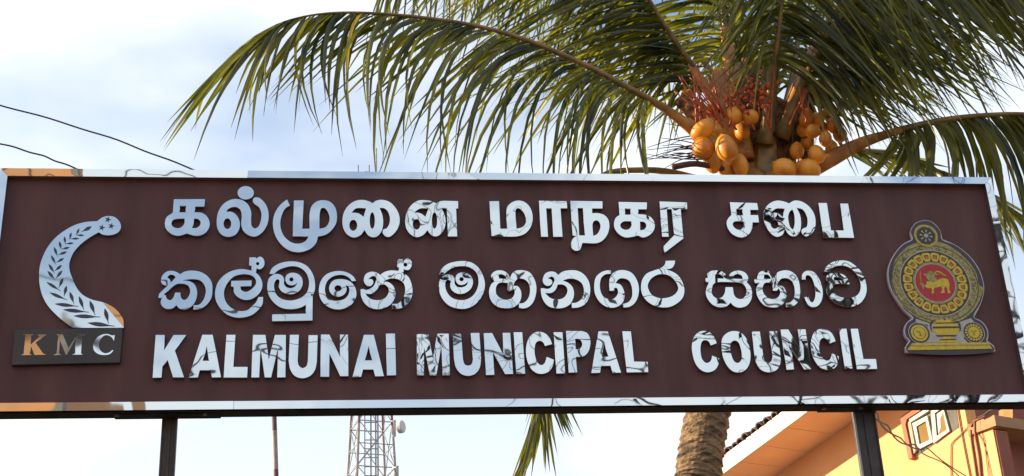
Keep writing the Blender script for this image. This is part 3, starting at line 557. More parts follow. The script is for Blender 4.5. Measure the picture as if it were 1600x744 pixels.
LEAF_COUNT = [0]; CK = [.2, .3, .36, .42]
def leaflet(mb, p0, d0, tip, w, tint, seg=7, tw=None):
    """a folded blade that leaves along d0 and droops to tip"""
    L_ = (tip - p0).length; c = p0 + d0.normalized()*L_*random.choice(CK)
    kink = random.random() < .14; kt = random.uniform(.45, .75); kd = Vector((random.gauss(0, .25), 0, -.8))*L_*.5
    prev = None; vs = []; fs = []
    view = Vector((0.1, 1, .3))
    tw = tw if tw is not None else random.uniform(-.9, .9)
    for i in range(seg+1):
        t = i/seg; p = p0*(1-t)**2 + c*2*t*(1-t) + tip*t*t
        if kink and t > kt: p = p + kd*(t-kt) + (p0 - p)*(t-kt)*.5
        d = ((c-p0)*(1-t) + (tip-c)*t).normalized()
        s = d.cross(view).normalized(); n_ = s.cross(d)
        s = s*cos(tw) + n_*sin(tw); nn = s.cross(d)
        prof = min(1, .35 + t*4) * (1 - t**2.2)**.8 if t < 1 else 0
        hw = w*max(prof, .04)/2
        vs += [p - s*hw + nn*hw*.35, p, p + s*hw + nn*hw*.35]
    for i in range(seg):
        a = i*3; fs += [(a, a+1, a+4, a+3), (a+1, a+2, a+5, a+4)]
    mb.add(vs, fs, tint)

def frond(pxpts, tips, n, w, rr_, indiv=False, arc=.55, m=M_green, rb=.035, base_t=.12, jit=18, label=None, rt=.004, lenj=.14, split=1.0):
    """pxpts: rachis as (px,py,Y); tips: for each side a list (t, dx, dy, dY) of blade tips relative to the rachis point"""
    P = [at(x, y, Y) for x, y, Y in pxpts]; S_ = spline(P, 60)
    q = [Vector((x, y, Y)) for x, y, Y in pxpts]; Q = spline(q, 200)
    o = MB(); rad = [rb*(1 - i/59)**1.2 + rt + (rb*.9 if i < 6 else 0)*(1 - i/6) for i in range(60)]
    o.tube(S_, rad, 8); fo = o.build('frond', M_rach, palm, smooth=True)
    if label: fo['label'] = label
    joined = MB(); joined.rec = False
    CK[:] = [.2, .3, .36, .42] if indiv else [.10, .18, .26, .34]
    if split == 1.0: split = .95
    for side, tl in enumerate(tips):
        for k in range(n):
            t = base_t + (1 - base_t)*(k + rr_.uniform(.1, .9))/n
            if t > .995: t = .995
            if rr_.random() > split: continue
            # interpolate tips
            for j in range(len(tl)-1):
                if tl[j][0] <= t <= tl[j+1][0] or j == len(tl)-2: break
            u = (t - tl[j][0])/max(tl[j+1][0] - tl[j][0], 1e-6); u = min(max(u, 0), 1)
            dx, dy, dY = [tl[j][i]*(1-u) + tl[j+1][i]*u for i in (1, 2, 3)]
            i = t*199; a = Q[int(i)]; p0 = at(a.x, a.y, a.z); sc = 1 + rr_.gauss(0, lenj)
            g = Q[min(int(i)+3, 199)]; g0 = Q[max(int(i)-3, 0)]; tan = (at(g.x, g.y, g.z) - at(g0.x, g0.y, g0.z)).normalized()
            tip = at(a.x + (dx + rr_.gauss(0, jit))*sc, a.y + (dy + rr_.gauss(0, jit*.5))*sc, a.z + dY + rr_.gauss(0, .15))
            lat = (tip - p0).normalized(); d0 = tan*arc + lat*.9 + Vector((0, 0, .12 + rr_.uniform(-.12, .15)))
            tint = rr_.choice([0, 0, .05, .1, .2, .38]) - .1
            tgt = joined
            if indiv: tgt = MB(); tgt.rec = False
            leaflet(tgt, p0, d0, tip, w*rr_.uniform(.75, 1.15), tint + .001, tw=rr_.uniform(-1.1, 1.1))
            if indiv:
                LEAF_COUNT[0] += 1; link('leaflet', tgt.mesh('leaflet'), m if rr_.random() > .12 else M_yel, fo)
    if not indiv and joined.v: tag(link('leaflets', joined.mesh('leaflets'), m, fo), kind='stuff')
    return fo
R1 = random.Random(21)
# the long frond over the board
frond([(1150,262,4.75),(1085,205,4.5),(1030,165,4.3),(980,137,4.1),(930,110,4.0),(870,82,3.9),(817,61,3.85),(750,42,3.8),(680,30,3.8),(600,22,3.8),(530,20,3.85),(475,26,3.9),(430,40,3.95),(390,66,4.0)],
      [[(.1,15,120,-.3),(.2,-10,180,-.4),(.3,-85,210,-.4),(.42,-125,225,-.4),(.55,-105,210,-.4),(.66,-50,195,-.3),(.74,-25,180,-.3),(.82,-35,165,-.2),(.9,-60,150,-.2),(.95,-120,150,0),(1,-150,165,0)],
       [(.1,-40,90,.4),(.2,-90,150,.5),(.3,-130,170,.5),(.42,-170,165,.5),(.55,-190,130,.5),(.66,-180,110,.4),(.76,-110,130,.4),(.86,-90,140,.3),(.93,-140,130,.1),(1,-130,170,.1)]],
      78, .041, R1, True, arc=.85, rb=.03, base_t=.16, jit=12)
# right frond reaching out of the picture
frond([(1262,262,4.8),(1310,240,4.6),(1360,218,4.45),(1420,200,4.3),(1480,187,4.2),(1545,180,4.1),(1610,179,4.0),(1690,190,3.9),(1770,230,3.9),(1840,300,3.9)],
      [[(.2,60,40,-.1),(.32,-20,150,-.2),(.45,40,190,-.3),(.6,90,230,-.3),(.75,110,250,-.3),(1,90,230,-.2)],
       [(.2,-60,50,.2),(.32,-90,120,.3),(.42,30,130,.3),(.6,100,180,.3),(.75,120,190,.3),(1,110,200,.2)]],
      60, .062, R1, True, rb=.04, base_t=.30, jit=12)
# hanging frond whose tip shows under the board
frond([(1150,300,4.9),(1060,272,4.6),(1000,266,4.4),(940,275,4.3),(895,330,4.2),(868,430,4.2),(858,540,4.2),(852,610,4.2),(850,650,4.2)],
      [[(.2,-20,90,-.2),(.4,-10,130,-.3),(.6,-20,160,-.2),(.85,-50,150,-.1),(1,-45,115,0)],
       [(.2,20,90,.2),(.4,30,130,.2),(.6,50,130,.2),(.85,35,90,.1),(1,0,90,0)]],
      56, .040, R1, False, rb=.028, base_t=.3, jit=9, m=M_green)
# upper fronds
frond([(1165,225,5.0),(1120,160,4.9),(1080,100,4.8),(1038,38,4.7),(1000,-20,4.6),(940,-85,4.5),(860,-130,4.4),(770,-150,4.3)],
      [[(.15,-90,10,-.2),(.3,-260,70,-.3),(.5,-290,110,-.3),(.75,-230,160,-.3),(1,-140,160,-.2)],
       [(.15,-60,30,.3),(.3,-90,150,.3),(.5,-160,190,.4),(.75,-120,210,.3),(1,-80,190,.2)]],
      100, .037, R1, False, rb=.03, jit=22, base_t=.2)
frond([(1180,220,5.1),(1150,140,5.1),(1135,60,5.1),(1125,-20,5.0),(1105,-100,4.9),(1060,-170,4.8),(990,-215,4.7)],
      [[(.2,-170,60,-.3),(.4,-260,90,-.3),(.7,-270,130,-.3),(1,-180,160,-.2)],
       [(.2,60,20,.2),(.4,70,80,.2),(.7,20,140,.3),(1,-80,180,.2)]],
      90, .036, R1, False, rb=.034, jit=22, base_t=.25)
frond([(1195,225,4.7),(1204,140,4.5),(1215,56,4.3),(1228,-40,4.2),(1250,-120,4.1),(1290,-190,4.0)],
      [[(.2,-50,20,-.2),(.4,-90,80,-.2),(.7,-110,130,-.2),(1,-60,160,-.2)],
       [(.2,120,60,.0),(.4,180,140,-.1),(.7,210,190,-.2),(1,180,220,-.2)]],
      90, .036, R1, False, rb=.036, jit=26, base_t=.3, rt=.006)
frond([(1215,220,5.0),(1245,130,4.9),(1290,40,4.8),(1345,-30,4.7),(1410,-80,4.6),(1490,-105,4.5),(1570,-90,4.5)],
      [[(.1,30,90,-.3),(.3,130,150,-.3),(.5,190,170,-.3),(.75,200,190,-.3),(1,170,200,-.2)],
       [(.1,160,60,.2),(.3,230,90,.3),(.5,260,110,.3),(.75,260,140,.3),(1,200,170,.2)]],
      125, .041, R1, False, rb=.036, jit=22, base_t=.12)
frond([(1220,215,4.7),(1265,110,4.4),(1320,20,4.2),(1400,-60,4.0),(1500,-105,3.9),(1610,-100,3.8),(1720,-50,3.8)],
      [[(.1,50,90,-.1),(.3,130,170,-.2),(.5,200,210,-.2),(.75,210,240,-.2),(1,180,260,-.2)],
       [(.1,140,60,.2),(.3,230,120,.3),(.5,270,160,.3),(.75,260,200,.3),(1,200,240,.2)]],
      115, .043, R1, False, rb=.036, jit=20, base_t=.12)
frond([(1215,215,5.3),(1240,110,5.5),(1255,10,5.6),(1290,-90,5.7),(1370,-170,5.8),(1480,-210,5.9)],
      [[(.1,-90,40,-.2),(.4,-130,150,-.2),(.7,-60,230,-.2),(1,0,240,0)],
       [(.1,110,40,.2),(.4,200,120,.2),(.7,220,190,.2),(1,180,210,0)]],
      95, .038, R1, False, rb=.03, jit=28, base_t=.15)
frond([(1180,215,5.4),(1110,110,5.6),(1030,20,5.7),(930,-50,5.8),(810,-90,5.9),(690,-85,5.9),(600,-40,5.9)],
      [[(.1,-80,60,-.2),(.4,-80,170,-.2),(.7,-60,200,-.2),(1,-40,150,0)],
       [(.1,10,90,.2),(.4,-20,180,.2),(.7,-20,180,.2),(1,-20,140,0)]],
      56, .034, R1, False, rb=.028, jit=25, base_t=.15)
# low right green frond behind, and one further down beside the board's right edge
frond([(1255,250,5.3),(1310,235,5.5),(1375,240,5.7),(1440,258,5.8),(1520,290,5.9),(1600,350,6.0),(1660,440,6.0)],
      [[(.15,50,40,-.1),(.4,70,50,-.1),(.7,60,110,-.1),(1,30,120,0)],
       [(.15,60,-10,.2),(.4,70,20,.2),(.7,90,60,.2),(1,50,110,0)]],
      60, .042, R1, False, rb=.026, jit=12, base_t=.18, m=M_yel)
# fronds pointing away, seen only from elsewhere
frond([(1200,215,5.3),(1190,60,6.0),(1180,-60,6.8),(1170,-120,7.6),(1160,-100,8.3)],
      [[(.1,-120,60,0),(.5,-150,150,0),(1,-60,150,0)], [(.1,120,60,0),(.5,150,150,0),(1,60,150,0)]], 50, .045, R1, False, jit=20)

# sheaths (orange frond bases), fibre, stalks
def sheath(pts, ws, m=M_base):
    P = spline([at(*p) for p in pts], 14); o = MB(); vs = []; fs = []
    for i, p in enumerate(P):
        t = i/13; d = (P[min(i+1, 13)] - P[max(i-1, 0)]).normalized(); s = d.cross(Vector((.1, 1, .2))).normalized(); nn = s.cross(d)
        k = t*(len(ws)-1); j = min(int(k), len(ws)-2); w = ws[j]*(1-k+j) + ws[j+1]*(k-j)
        for a in np.linspace(0, 2*PI, 10, endpoint=False): vs.append(p + s*cos(a)*w + nn*sin(a)*w*.35)
    for i in range(13):
        for k in range(10): fs.append((i*10+k, i*10+(k+1) % 10, (i+1)*10+(k+1) % 10, (i+1)*10+k))
    fs += [tuple(range(10)), tuple(130+k for k in range(10))]
    o.add(vs, fs); return o.build('frond_base', m, palm, smooth=True)
sheath([(1185,300,4.7),(1130,245,4.5),(1080,200,4.4),(1030,163,4.3)], [.14, .09, .05, .03])
sheath([(1205,290,4.7),(1290,252,4.5),(1350,222,4.4),(1410,203,4.3)], [.115, .068, .046, .024])
sheath([(1175,280,4.9),(1150,200,4.8),(1105,140,4.8),(1080,100,4.8)], [.13, .09, .045, .03])
sheath([(1185,270,4.8),(1160,180,4.9),(1140,90,5.0),(1132,30,5.1)], [.13, .10, .06, .035])
sheath([(1197,290,4.75),(1201,190,4.7),(1208,110,4.6),(1215,56,4.5)], [.10, .06, .045, .035], M_rach)
sheath([(1215,270,4.9),(1240,180,4.8),(1262,110,4.8),(1290,40,4.8)], [.13, .09, .05, .03])
sheath([(1130,260,4.7),(1095,185,4.75),(1060,155,4.8)], [.12, .10, .05], M_fibre)
sheath([(1150,250,4.75),(1135,170,4.75),(1122,108,4.8)], [.16, .13, .05])
sheath([(1180,230,4.8),(1172,150,4.8),(1168,92,4.85)], [.16, .11, .05], M_fibre)
sheath([(1235,240,4.85),(1250,165,4.85),(1262,110,4.9)], [.15, .12, .05], M_fibre)
rr = random.Random(9); o = MB(); o.rec = False
for k in range(900):       # coarse fibre round the crown shaft
    a = at(rr.uniform(1150, 1255), rr.uniform(175, 300), YP - rr.uniform(-.1, .28)); b = a + Vector((rr.gauss(0, .05), rr.uniform(-.05, .02), rr.uniform(-.14, .05)))
    o.tube([a, (a+b)/2 + Vector((rr.gauss(0, .01), 0, 0)), b], [.006, .005, .001], 4, False)
tag(o.build('crown_fibre', M_fibre, palm), kind='stuff')
o = MB(); o.tube(spline([at(1192,330,4.95), at(1200,270,4.95), at(1207,210,4.98), at(1208,160,5.0)], 16), [.20+.014*sin(i*2) for i in range(14)] + [.15, .09], 20)
o.build('crown_shaft', M_fibre, palm, smooth=True)
def stalk(pts, r0, r1, m, name='flower_stalk'):
    P = spline([at(*p) for p in pts], 12); MB().tube(P, [r0 + (r1-r0)*i/11 for i in range(12)], 6).build(name, m, palm, smooth=True)
rr = random.Random(14)
for k in range(16):        # dry flower branches left of the crown
    x0, y0 = rr.uniform(1085, 1125), rr.uniform(205, 262)
    x1, y1 = rr.uniform(1000, 1055), y0 + rr.uniform(-18, 22)
    stalk([(x0, y0, 4.45), ((x0+x1)/2, (y0+y1)/2 + rr.uniform(-8, 4), 4.4), (x1, y1, 4.35)], .006, .002, M_dry)
stalk([(1165,272,4.5),(1120,262,4.45),(1085,256,4.4),(1052,261,4.35)], .022, .024, M_dry, 'bunch_stalk')
for k in range(38):        # red fresh flower branches
    x0, y0 = rr.uniform(1120, 1205), rr.uniform(170, 205)
    x1, y1 = x0 + rr.uniform(-60, 14), y0 - rr.uniform(40, 100)
    if k % 3 == 0: x0, y0, x1, y1 = rr.uniform(1085,1125), rr.uniform(165,200), rr.uniform(1050,1090), rr.uniform(100,150)
    if k % 7 == 0: x0, y0, x1, y1 = rr.uniform(1230,1260), rr.uniform(165,200), rr.uniform(1240,1275), rr.uniform(110,150)
    stalk([(x0, y0, 4.45), ((x0+x1)/2 + rr.uniform(-5, 5), (y0+y1)/2 + rr.uniform(-5, 5), 4.4), (x1, y1, 4.4)], .009, .004, M_red)
def nut_mesh(m, seg=20, rings=14):
    o = MB(); vs = []; fs = []
    for i in range(rings+1):
        t = i/rings; th = t*PI; z = -cos(th); r = sin(th)*(1 + .10*cos(th)) * (1 - .05*max(0, -z))
        for k in range(seg):
            a = 2*PI*k/seg; q = r*(1 + .035*cos(3*a)); vs.append((q*cos(a), q*sin(a), z*1.0))
    for i in range(rings):
        for k in range(seg): fs.append((i*seg+k, i*seg+(k+1) % seg, (i+1)*seg+(k+1) % seg, (i+1)*seg+k))
    o.add(vs, fs); me = o.mesh('coconut'); me.materials.append(m); me.polygons.foreach_set('use_smooth', [True]*len(me.polygons)); return me
nm = nut_mesh(M_nut); nm2 = nut_mesh(M_red)
PXM = 1/(F/11.0)
def nut(px, py, rx, ry, rot, Y, me=nm, name='coconut'):
    o = bpy.data.objects.new(name, me); COL.objects.link(o); o.parent = palm; o.matrix_parent_inverse = Matrix.Translation(-palm.location)
    o.location = at(px, py, Y); k = PXM*(Y+5)/10; o.scale = (rx*k, rx*k, ry*k*1.06); o.rotation_euler = (.2, RAD(rot), random.uniform(0, 6))
    cap = MB(); cap.add([(.28*cos(a), .28*sin(a), .93) for a in np.linspace(0, 2*PI, 8, endpoint=False)] + [(.12*cos(a), .12*sin(a), 1.10) for a in np.linspace(0, 2*PI, 8, endpoint=False)],
        [(i, (i+1) % 8, 8+(i+1) % 8, 8+i) for i in range(8)] + [tuple(range(15, 7, -1))])
    if name == 'coconut': c = link('stem_cap', cap.mesh('stem_cap'), M_base); c.parent = o
for a in [(1099,203,16,23,62,4.35),(1098,231,18,20,10,4.38),(1135,231,18,24,-4,4.25),(1112,253,14,19,25,4.45),(1157,258,13,19,8,4.4),(1112,180,13,14,20,4.5),(1120,205,14,17,0,4.5),
          (1146,180,14,17,12,4.45),(1172,183,13,14,80,4.45),(1135,264,14,16,0,4.5),(1120,240,14,18,-20,4.5),(1160,205,13,16,10,4.6),(1270,205,12,12,0,4.4),(1290,217,11,15,-5,4.38),(1260,184,12,17,12,4.55),
          (1277,187,12,12,0,4.6),(1276,241,14,17,15,4.38),(1225,264,18,19,-50,4.35),(1263,265,18,20,50,4.35),(1304,195,14,17,30,4.6),(1297,176,13,15,20,4.65),(1312,210,12,14,0,4.6),(1256,203,12,14,0,4.65),
          (1283,200,12,13,0,4.7),(1300,232,11,13,0,4.6),(1245,235,12,15,0,4.65),(1262,222,12,14,0,4.7)]:
    nut(*a)
for k in range(70): nut(rr.gauss(1178, 13), rr.gauss(145, 15), rr.uniform(2.4, 4.6), rr.uniform(2.6, 5), rr.uniform(-60, 60), 4.4 + rr.uniform(-.06, .06), nm2, 'young_nut')

# ================================================================== house on the right
PW = at(1390, 664, 6.8)
_d = Vector(ray(-620, 1400)); D = Vector((_d.x, _d.y, 0)).normalized(); NW = Vector((-D.y, D.x, 0))
if NW.x > 0: NW = -NW
house = empty('orange_house', (PW.x, PW.y, 0), 'orange plastered house with tiled eave and peach soffit beyond the right post', 'house')
def w(px, py, off=0.0): return on(px, py, PW + NW*off, NW)
A0, A1 = w(1232, 730), w(1337, 656)                 # wall meets soffit
rake = (A1 - A0).normalized()
cl = w(1214, 744); cl = cl - rake*0.0
corner = w(1511, 660)
ridge = A0 + rake*((w(1511, 560) - A0).dot(rake) if False else (Vector((corner.x, corner.y, 0)) - Vector((A0.x, A0.y, 0))).length/Vector((rake.x, rake.y, 0)).length)
lo = A0 - rake*.25
Zg = Vector((0, 0, 1))
def down(p): return Vector((p.x, p.y, 0))
rtop = Vector((corner.x, corner.y, w(1511, 598).z)); ridge = A0 + rake*(A1 - A0).length*2.5
MB().prism([down(lo), lo, ridge, rtop, down(corner)], -NW*.12).build('gable_wall', M_wall, house)
# soffit: plane through the rake and the wall normal
ns = rake.cross(NW).normalized()
def sfp(px, py): return on(px, py, A0, ns)
O0, O1 = sfp(1158, 730), sfp(1264, 636)
ov = (sum(((p - A0).dot(NW) for p in (O0, O1)))/2)
ups = Vector((0, 0, 1)); up_s = (ns if ns.z > 0 else -ns)
def sp_(s, o_): return A0 + rake*s + NW*o_
Lr = (ridge - A0).length
JT = [-.36, -.02, .33, .70, 1.08, 1.50, Lr]
for a, b in zip(JT[:-1], JT[1:]):
    MB().prism([sp_(a+.003, .0), sp_(b-.003, .0), sp_(b-.003, ov), sp_(a+.003, ov)], up_s*.012).build('soffit_sheet', M_soffit, house)
# barge board and rafter tail
MB().prism([sp_(-.95, ov), sp_(Lr, ov), sp_(Lr, ov) + up_s*.16, sp_(-.95, ov) + up_s*.16], NW*.025).build('barge_board', M_white, house)
MB().prism([sp_(-.95, 0) + up_s*.10, sp_(Lr, 0) + up_s*.10, sp_(Lr, ov-.001) + up_s*.10, sp_(-.95, ov-.001) + up_s*.10], up_s*.03).build('roof_deck', M_wood, house)
for s in (-.38, -.62, -.86): MB().prism([sp_(s, .0), sp_(s+.05, 0), sp_(s+.05, ov), sp_(s, ov)], up_s*.09).build('rafter', M_wood, house)
# verge tiles
rr = random.Random(4); tm = None
tl_ = MB(); vs = []; fs = []; K = 7
for i, (y, r) in enumerate(((0, .048), (.27, .040))):
    for k in range(K+1):
        a = PI*k/K; vs.append((r*cos(a), y, r*sin(a)))
    for k in range(K+1):
        a = PI*k/K; vs.append(((r-.012)*cos(a), y, (r-.012)*sin(a)))
m_ = K+1
for k in range(K): fs += [(k, k+1, 2*m_+k+1, 2*m_+k), (m_+k+1, m_+k, 3*m_+k, 3*m_+k+1), (k+1, k, m_+k, m_+k+1), (2*m_+k, 2*m_+k+1, 3*m_+k+1, 3*m_+k)]
fs += [(0, 2*m_, 3*m_, m_), (K, m_+K, 3*m_+K, 2*m_+K)]
tl_.add(vs, fs); tm = tl_.mesh('roof_tile'); tm.materials.append(M_tile)
M3 = Matrix((NW, rake, up_s)).transposed().to_4x4()
s = -.95; i = 0
RU = (-NW*cos(RAD(22)) + Vector((0, 0, 1))*sin(RAD(22))); RU = (RU - rake*RU.dot(rake)).normalized(); RN = rake.cross(RU); RN = RN if RN.z > 0 else -RN
M3 = Matrix((RU.cross(RN), RU, RN)).transposed().to_4x4()
while s < Lr:
    for j in range(3):
        o = bpy.data.objects.new('roof_tile', tm); COL.objects.link(o); o.parent = house; o.matrix_parent_inverse = Matrix.Translation(-house.location)
        o.matrix_basis = Matrix.Translation(sp_(s + rr.uniform(-.014, .014), ov + .035 + rr.uniform(-.02, .02)) + up_s*(.162 + rr.uniform(-.004, .006)) + RU*j*.22 + RN*j*.004) @ M3 @ Matrix.Rotation(RAD(rr.uniform(-3, 3)), 4, 'X')
    s += .102; i += 1
MB().prism([sp_(-.95, ov-.02)+up_s*.163, sp_(Lr, ov-.02)+up_s*.163, sp_(Lr, ov-.02)+up_s*.163+RU*1.0, sp_(-.95, ov-.02)+up_s*.163+RU*1.0], RN*.012).build('roof', M_tile, house)
# front block and the porch at the right
back = -NW
def box_from(p, ln, zt, zb, dlen, m, name):   # corner p, runs along `ln` vector and back
    q = Vector((p.x, p.y, zb)); return MB().prism([q, q + ln, Vector((q.x+ln.x, q.y+ln.y, zt)), Vector((q.x, q.y, zt))], -D*0 + D*dlen).build(name, m, house)
box_from(corner + D*.0 - NW*.122, back*4.5, rtop.z, 0, .15, M_mar, 'front_wall')
pc = w(1555, 690); ptop = w(1553.5, 645).z
s0 = w(1524, 657); 
# porch fin wall: left face flush with the gable wall, front face in shade
MB().prism([down(corner) + NW*.002, Vector((corner.x, corner.y, ptop-.13)) + NW*.002, Vector((pc.x, pc.y, ptop-.13)) + NW*.002, down(pc) + NW*.002], -NW*.16).build('porch_pier', M_wall, house)
fr0 = pc + NW*.0; 
MB().prism([down(pc) - D*.001 - NW*.01, down(pc) - D*.001 - NW*.15, Vector((pc.x, pc.y, ptop-.14)) - D*.001 - NW*.15, Vector((pc.x, pc.y, ptop-.14)) - D*.001 - NW*.01], -D*.012).build('pier_face', M_mar, house)
sl_ = Vector((pc.x, pc.y, ptop - .11)) - D*.05 + NW*.012; ce = Vector((corner.x, corner.y, ptop - .11)) + NW*.012
MB().prism([sl_, ce, ce + back*4.5, sl_ + back*4.5], Vector((0, 0, .09))).build('porch_slab', M_tan, house)
MB().prism([Vector((pc.x, pc.y, 0)) - NW*.17 + D*.4, Vector((pc.x, pc.y, 0)) - NW*4 + D*.4, Vector((pc.x, pc.y, ptop-.12)) - NW*4 + D*.4, Vector((pc.x, pc.y, ptop-.12)) - NW*.17 + D*.4], D*.05).build('porch_wall', M_wall, house)
MB().prism([w(1585, 640) + D*.3 + back*.2, w(1600, 640) + D*.3 + back*.2, w(1600, 615) + D*.3 + back*.2, w(1585, 615) + D*.3 + back*.2], D*.05).build('upper_wall', M_wall, house)
# window
def poly(pxs, off, th, m, name, parent=None, flip=None):
    return MB().prism([w(x, y, off) for x, y in pxs], NW*th).build(name, m, parent or house)
poly([(1413,654),(1420,648),(1453,628),(1458,634),(1423,656),(1421,664),(1432,716),(1426,719)], -.005, .05, M_terra, 'window_moulding')
win = poly([(1421,660),(1426,655),(1492,612),(1500,668),(1436,712)], -.01, .014, mat('grey_reveal', (0.10, 0.095, 0.085), (0.15, 0.14, 0.125), rough=0.9, nscale=9), 'window')
def ring(outer, inner, off, th, m, name, parent):
    o = MB(); n = len(outer)
    for i in range(n):
        j = (i+1) % n; o.prism([w(*outer[i], off), w(*outer[j], off), w(*inner[j], off), w(*inner[i], off)], NW*th)
    return o.build(name, m, parent)
sash = ring([(1428,662),(1451,650),(1460,691),(1437,703)], [(1434,667),(1449,658),(1455,688),(1439,695)], .004, .02, M_white, 'sash', win)
poly([(1434,667),(1449,658),(1455,688),(1439,695)], .004, .006, M_glass, 'pane', sash)
sash = ring([(1457,643),(1474,630),(1486,674),(1461,693)], [(1463,646),(1475,638),(1482,672),(1466,682)], .004, .02, M_white, 'sash', win)
poly([(1463,646),(1475,638),(1482,672),(1466,682)], .004, .006, M_glass, 'pane', sash)
poly([(1463,648),(1475,640),(1469,655),(1470,668),(1465,682)], .0102, .001, M_prpl, 'broken_corner', sash)
poly([(1424,656),(1459,634),(1460,639),(1426,661)], .004, .03, M_white, 'window_head', win)
poly([(1421,660),(1426,658),(1434,705),(1431,710)], .004, .025, M_concr, 'window_jamb', win)
# pipes and cables on the wall
def wline(pxs, off, r, m, name='conduit', n=20, par=house):
    P = spline([w(x, y, off) for x, y in pxs], n); MB().tube(P, r, 6).build(name, m, par, smooth=True)
wline([(1494,625),(1499,655),(1507,700),(1519,760)], .010, .006, M_cond)
wline([(1517,672),(1518,690),(1524,730),(1528,760)], .014, .009, M_cond); wline([(1523,655),(1524,680),(1530,715),(1534,760)], .014, .011, M_cond)
wline([(1540,650),(1523,658),(1517,667)], .018, .008, M_cond)
wline([(1520,660),(1500,680),(1488,692),(1486,705),(1486,760)], .010, .005, M_cond, 'wall_cable')
wline([(1532,656),(1533,672),(1538,690),(1541,715),(1546,760)], .010, .003, M_wire, 'wall_cable')
wline([(1524,672),(1536,690),(1544,720),(1552,760)], .010, .003, M_wire, 'wall_cable')
wline([(1528,653),(1538,648),(1548,641),(1562,640)], .05, .008, M_wire, 'wall_cable')
lamp = at(1212, 738, 9.4)
MB().tube([lamp, lamp + Vector((0, 0, -.05)), lamp + Vector((0, 0, -.09))], [.018, .03, .012], 10).build('eave_lamp', M_galv, house, smooth=True)

# drop cable from the post to the house, twisted pair
cab = empty('drop_cable', at(1362, 645, .10), 'black twisted service cable running down from the right post past the window', 'cable')
P = spline([at(1362,643,.12), at(1385,668,1.2), at(1410,690,2.4), at(1435,698.5+2,3.4), at(1465,716,4.6), at(1520,757,5.6)], 60)
for sgn in (1, -1):
    Q = [p + Vector((cos(i*.33)*.011*sgn, 0, sin(i*.33)*.011*sgn + (.004*i/10*sgn if i > 38 else 0))) for i, p in enumerate(P)]
    MB().tube(Q, .0045, 6).build('wire', M_wire, cab, smooth=True)

# two overhead cables at the left
for (a, b, mid, lab) in (((-40,153), (302,265), (150,208), 'upper overhead cable crossing the sky at the left'), ((-40,214), (125,266), (55,240), 'lower overhead cable ending behind the left corner of the board')):
    P = spline([at(a[0]-300, a[1]-75, 9), at(a[0]-140, a[1]-37, 9), at(*a, 9), at(*mid, 9), at(*b, 9), at(b[0]+160, b[1]+60, 9), at(b[0]+320, b[1]+125, 9)], 70)
    P = [p + Vector((0, 0, .006*sin(i*.9))) for i, p in enumerate(P)]
    tag(MB().tube(P, .009, 6).build('overhead_cable', M_wire), lab, 'cable', 'overhead cables at the left')

# ================================================================== banded mast behind the board
ms = at(429, 690, 9)
mast = empty('banded_mast', (ms.x, 9, 0), 'slender mast banded maroon and white, second upright from the left under the board', 'mast')
M_mar2 = mat('maroon_mast_paint', (0.085, 0.045, 0.055), (0.11, 0.055, 0.065), rough=0.6, nscale=9); M_gw = mat('grey_mast_paint', (0.22, 0.19, 0.19), (0.30, 0.27, 0.26), rough=0.6, nscale=12)
z1 = at(429, 673, 9).z; z2 = at(430, 734, 9).z; bl = z1 - z2; zc = z1 + bl*1.0; k = 0
xa = at(429, 673, 9).x; sl2 = (at(431, 734, 9).x - xa)/(z2 - z1)
while zc > -.2:
    zb = max(zc - bl, -.2)
    MB().tube([(xa + (zc-z1)*sl2, 9, zc-.001), (xa + (zb-z1)*sl2, 9, zb)], .026, 12).build('band', M_mar2 if k % 2 == 0 else M_gw, mast, smooth=False)
    zc -= bl; k += 1

# ================================================================== lattice tower, far
YT = 58
c0 = at(580.5, 645, YT); wa = (at(611, 645, YT).x - at(550, 645, YT).x)/2; c1 = at(580.5, 744, YT); wb = (at(617, 744, YT).x - at(544, 744, YT).x)/2
tw_ = empty('lattice_tower', (c0.x, YT + wb, 0), 'red and white steel lattice tower with a round dish, far off under the board', 'tower')
dz = c0.z - c1.z
def hw(z): return max(wa + (wb - wa)*(c0.z - z)/dz, .42)
ztop = at(588, 262, YT).z
YC = YT + hw(c0.z)
RT = Matrix.Rotation(RAD(14), 3, 'Z')
def leg(i, z):
    sx, sy = ((-1,-1),(1,-1),(1,1),(-1,1))[i]; h = hw(z)*.86; v = RT @ Vector((sx*h, sy*h, 0)); return Vector((c0.x + v.x, YC + v.y, z))
zr = at(560, 662, YT).z    # red above, white below
band = 7.0; zs = [ztop]
z = zr
edges = [0.0]
zz = zr
lst = [zr + band*k for k in range(-6, 5)]
cuts = sorted({0.0, ztop} | {z for z in lst if 0 < z < ztop})
for z_a, z_b in zip(cuts[:-1], cuts[1:]):
    red = z_a >= zr - .01 and int(round((z_a - zr)/band)) % 2 == 0 or (z_a < zr and int(round((zr - z_b)/band)) % 2 == 1)
    for i in range(4): MB().tube([leg(i, z_a), leg(i, z_b)], .060, 6).build('leg', M_bred if red else M_bwht, tw_)
nb = 16; zst = [ztop*(k/nb) for k in range(nb+1)]; br = MB(); hz = MB()
for a, b in zip(zst[:-1], zst[1:]):
    for i in range(4):
        j = (i+1) % 4
        br.bar(leg(i, a), leg(j, b), .034); br.bar(leg(j, a), leg(i, b), .034)
        hz.bar(leg(i, b), leg(j, b), .04); mid = (leg(i, a)+leg(j, a)+leg(i, b)+leg(j, b))/4; hz.bar(leg(i, (a+b)/2), leg(j, (a+b)/2), .035)
tag(br.build('diagonal_braces', M_galv, tw_), kind='stuff'); tag(hz.build('horizontal_braces', M_galv, tw_), kind='stuff')
lad = MB(); lx = at(583, 690, YC).x
for dx in (-.28, .0, .22, .32): lad.bar((lx+dx-.1, YC, 0), (lx+dx-.1, YC, ztop), .07 if dx >= 0 else .05)
z = 0
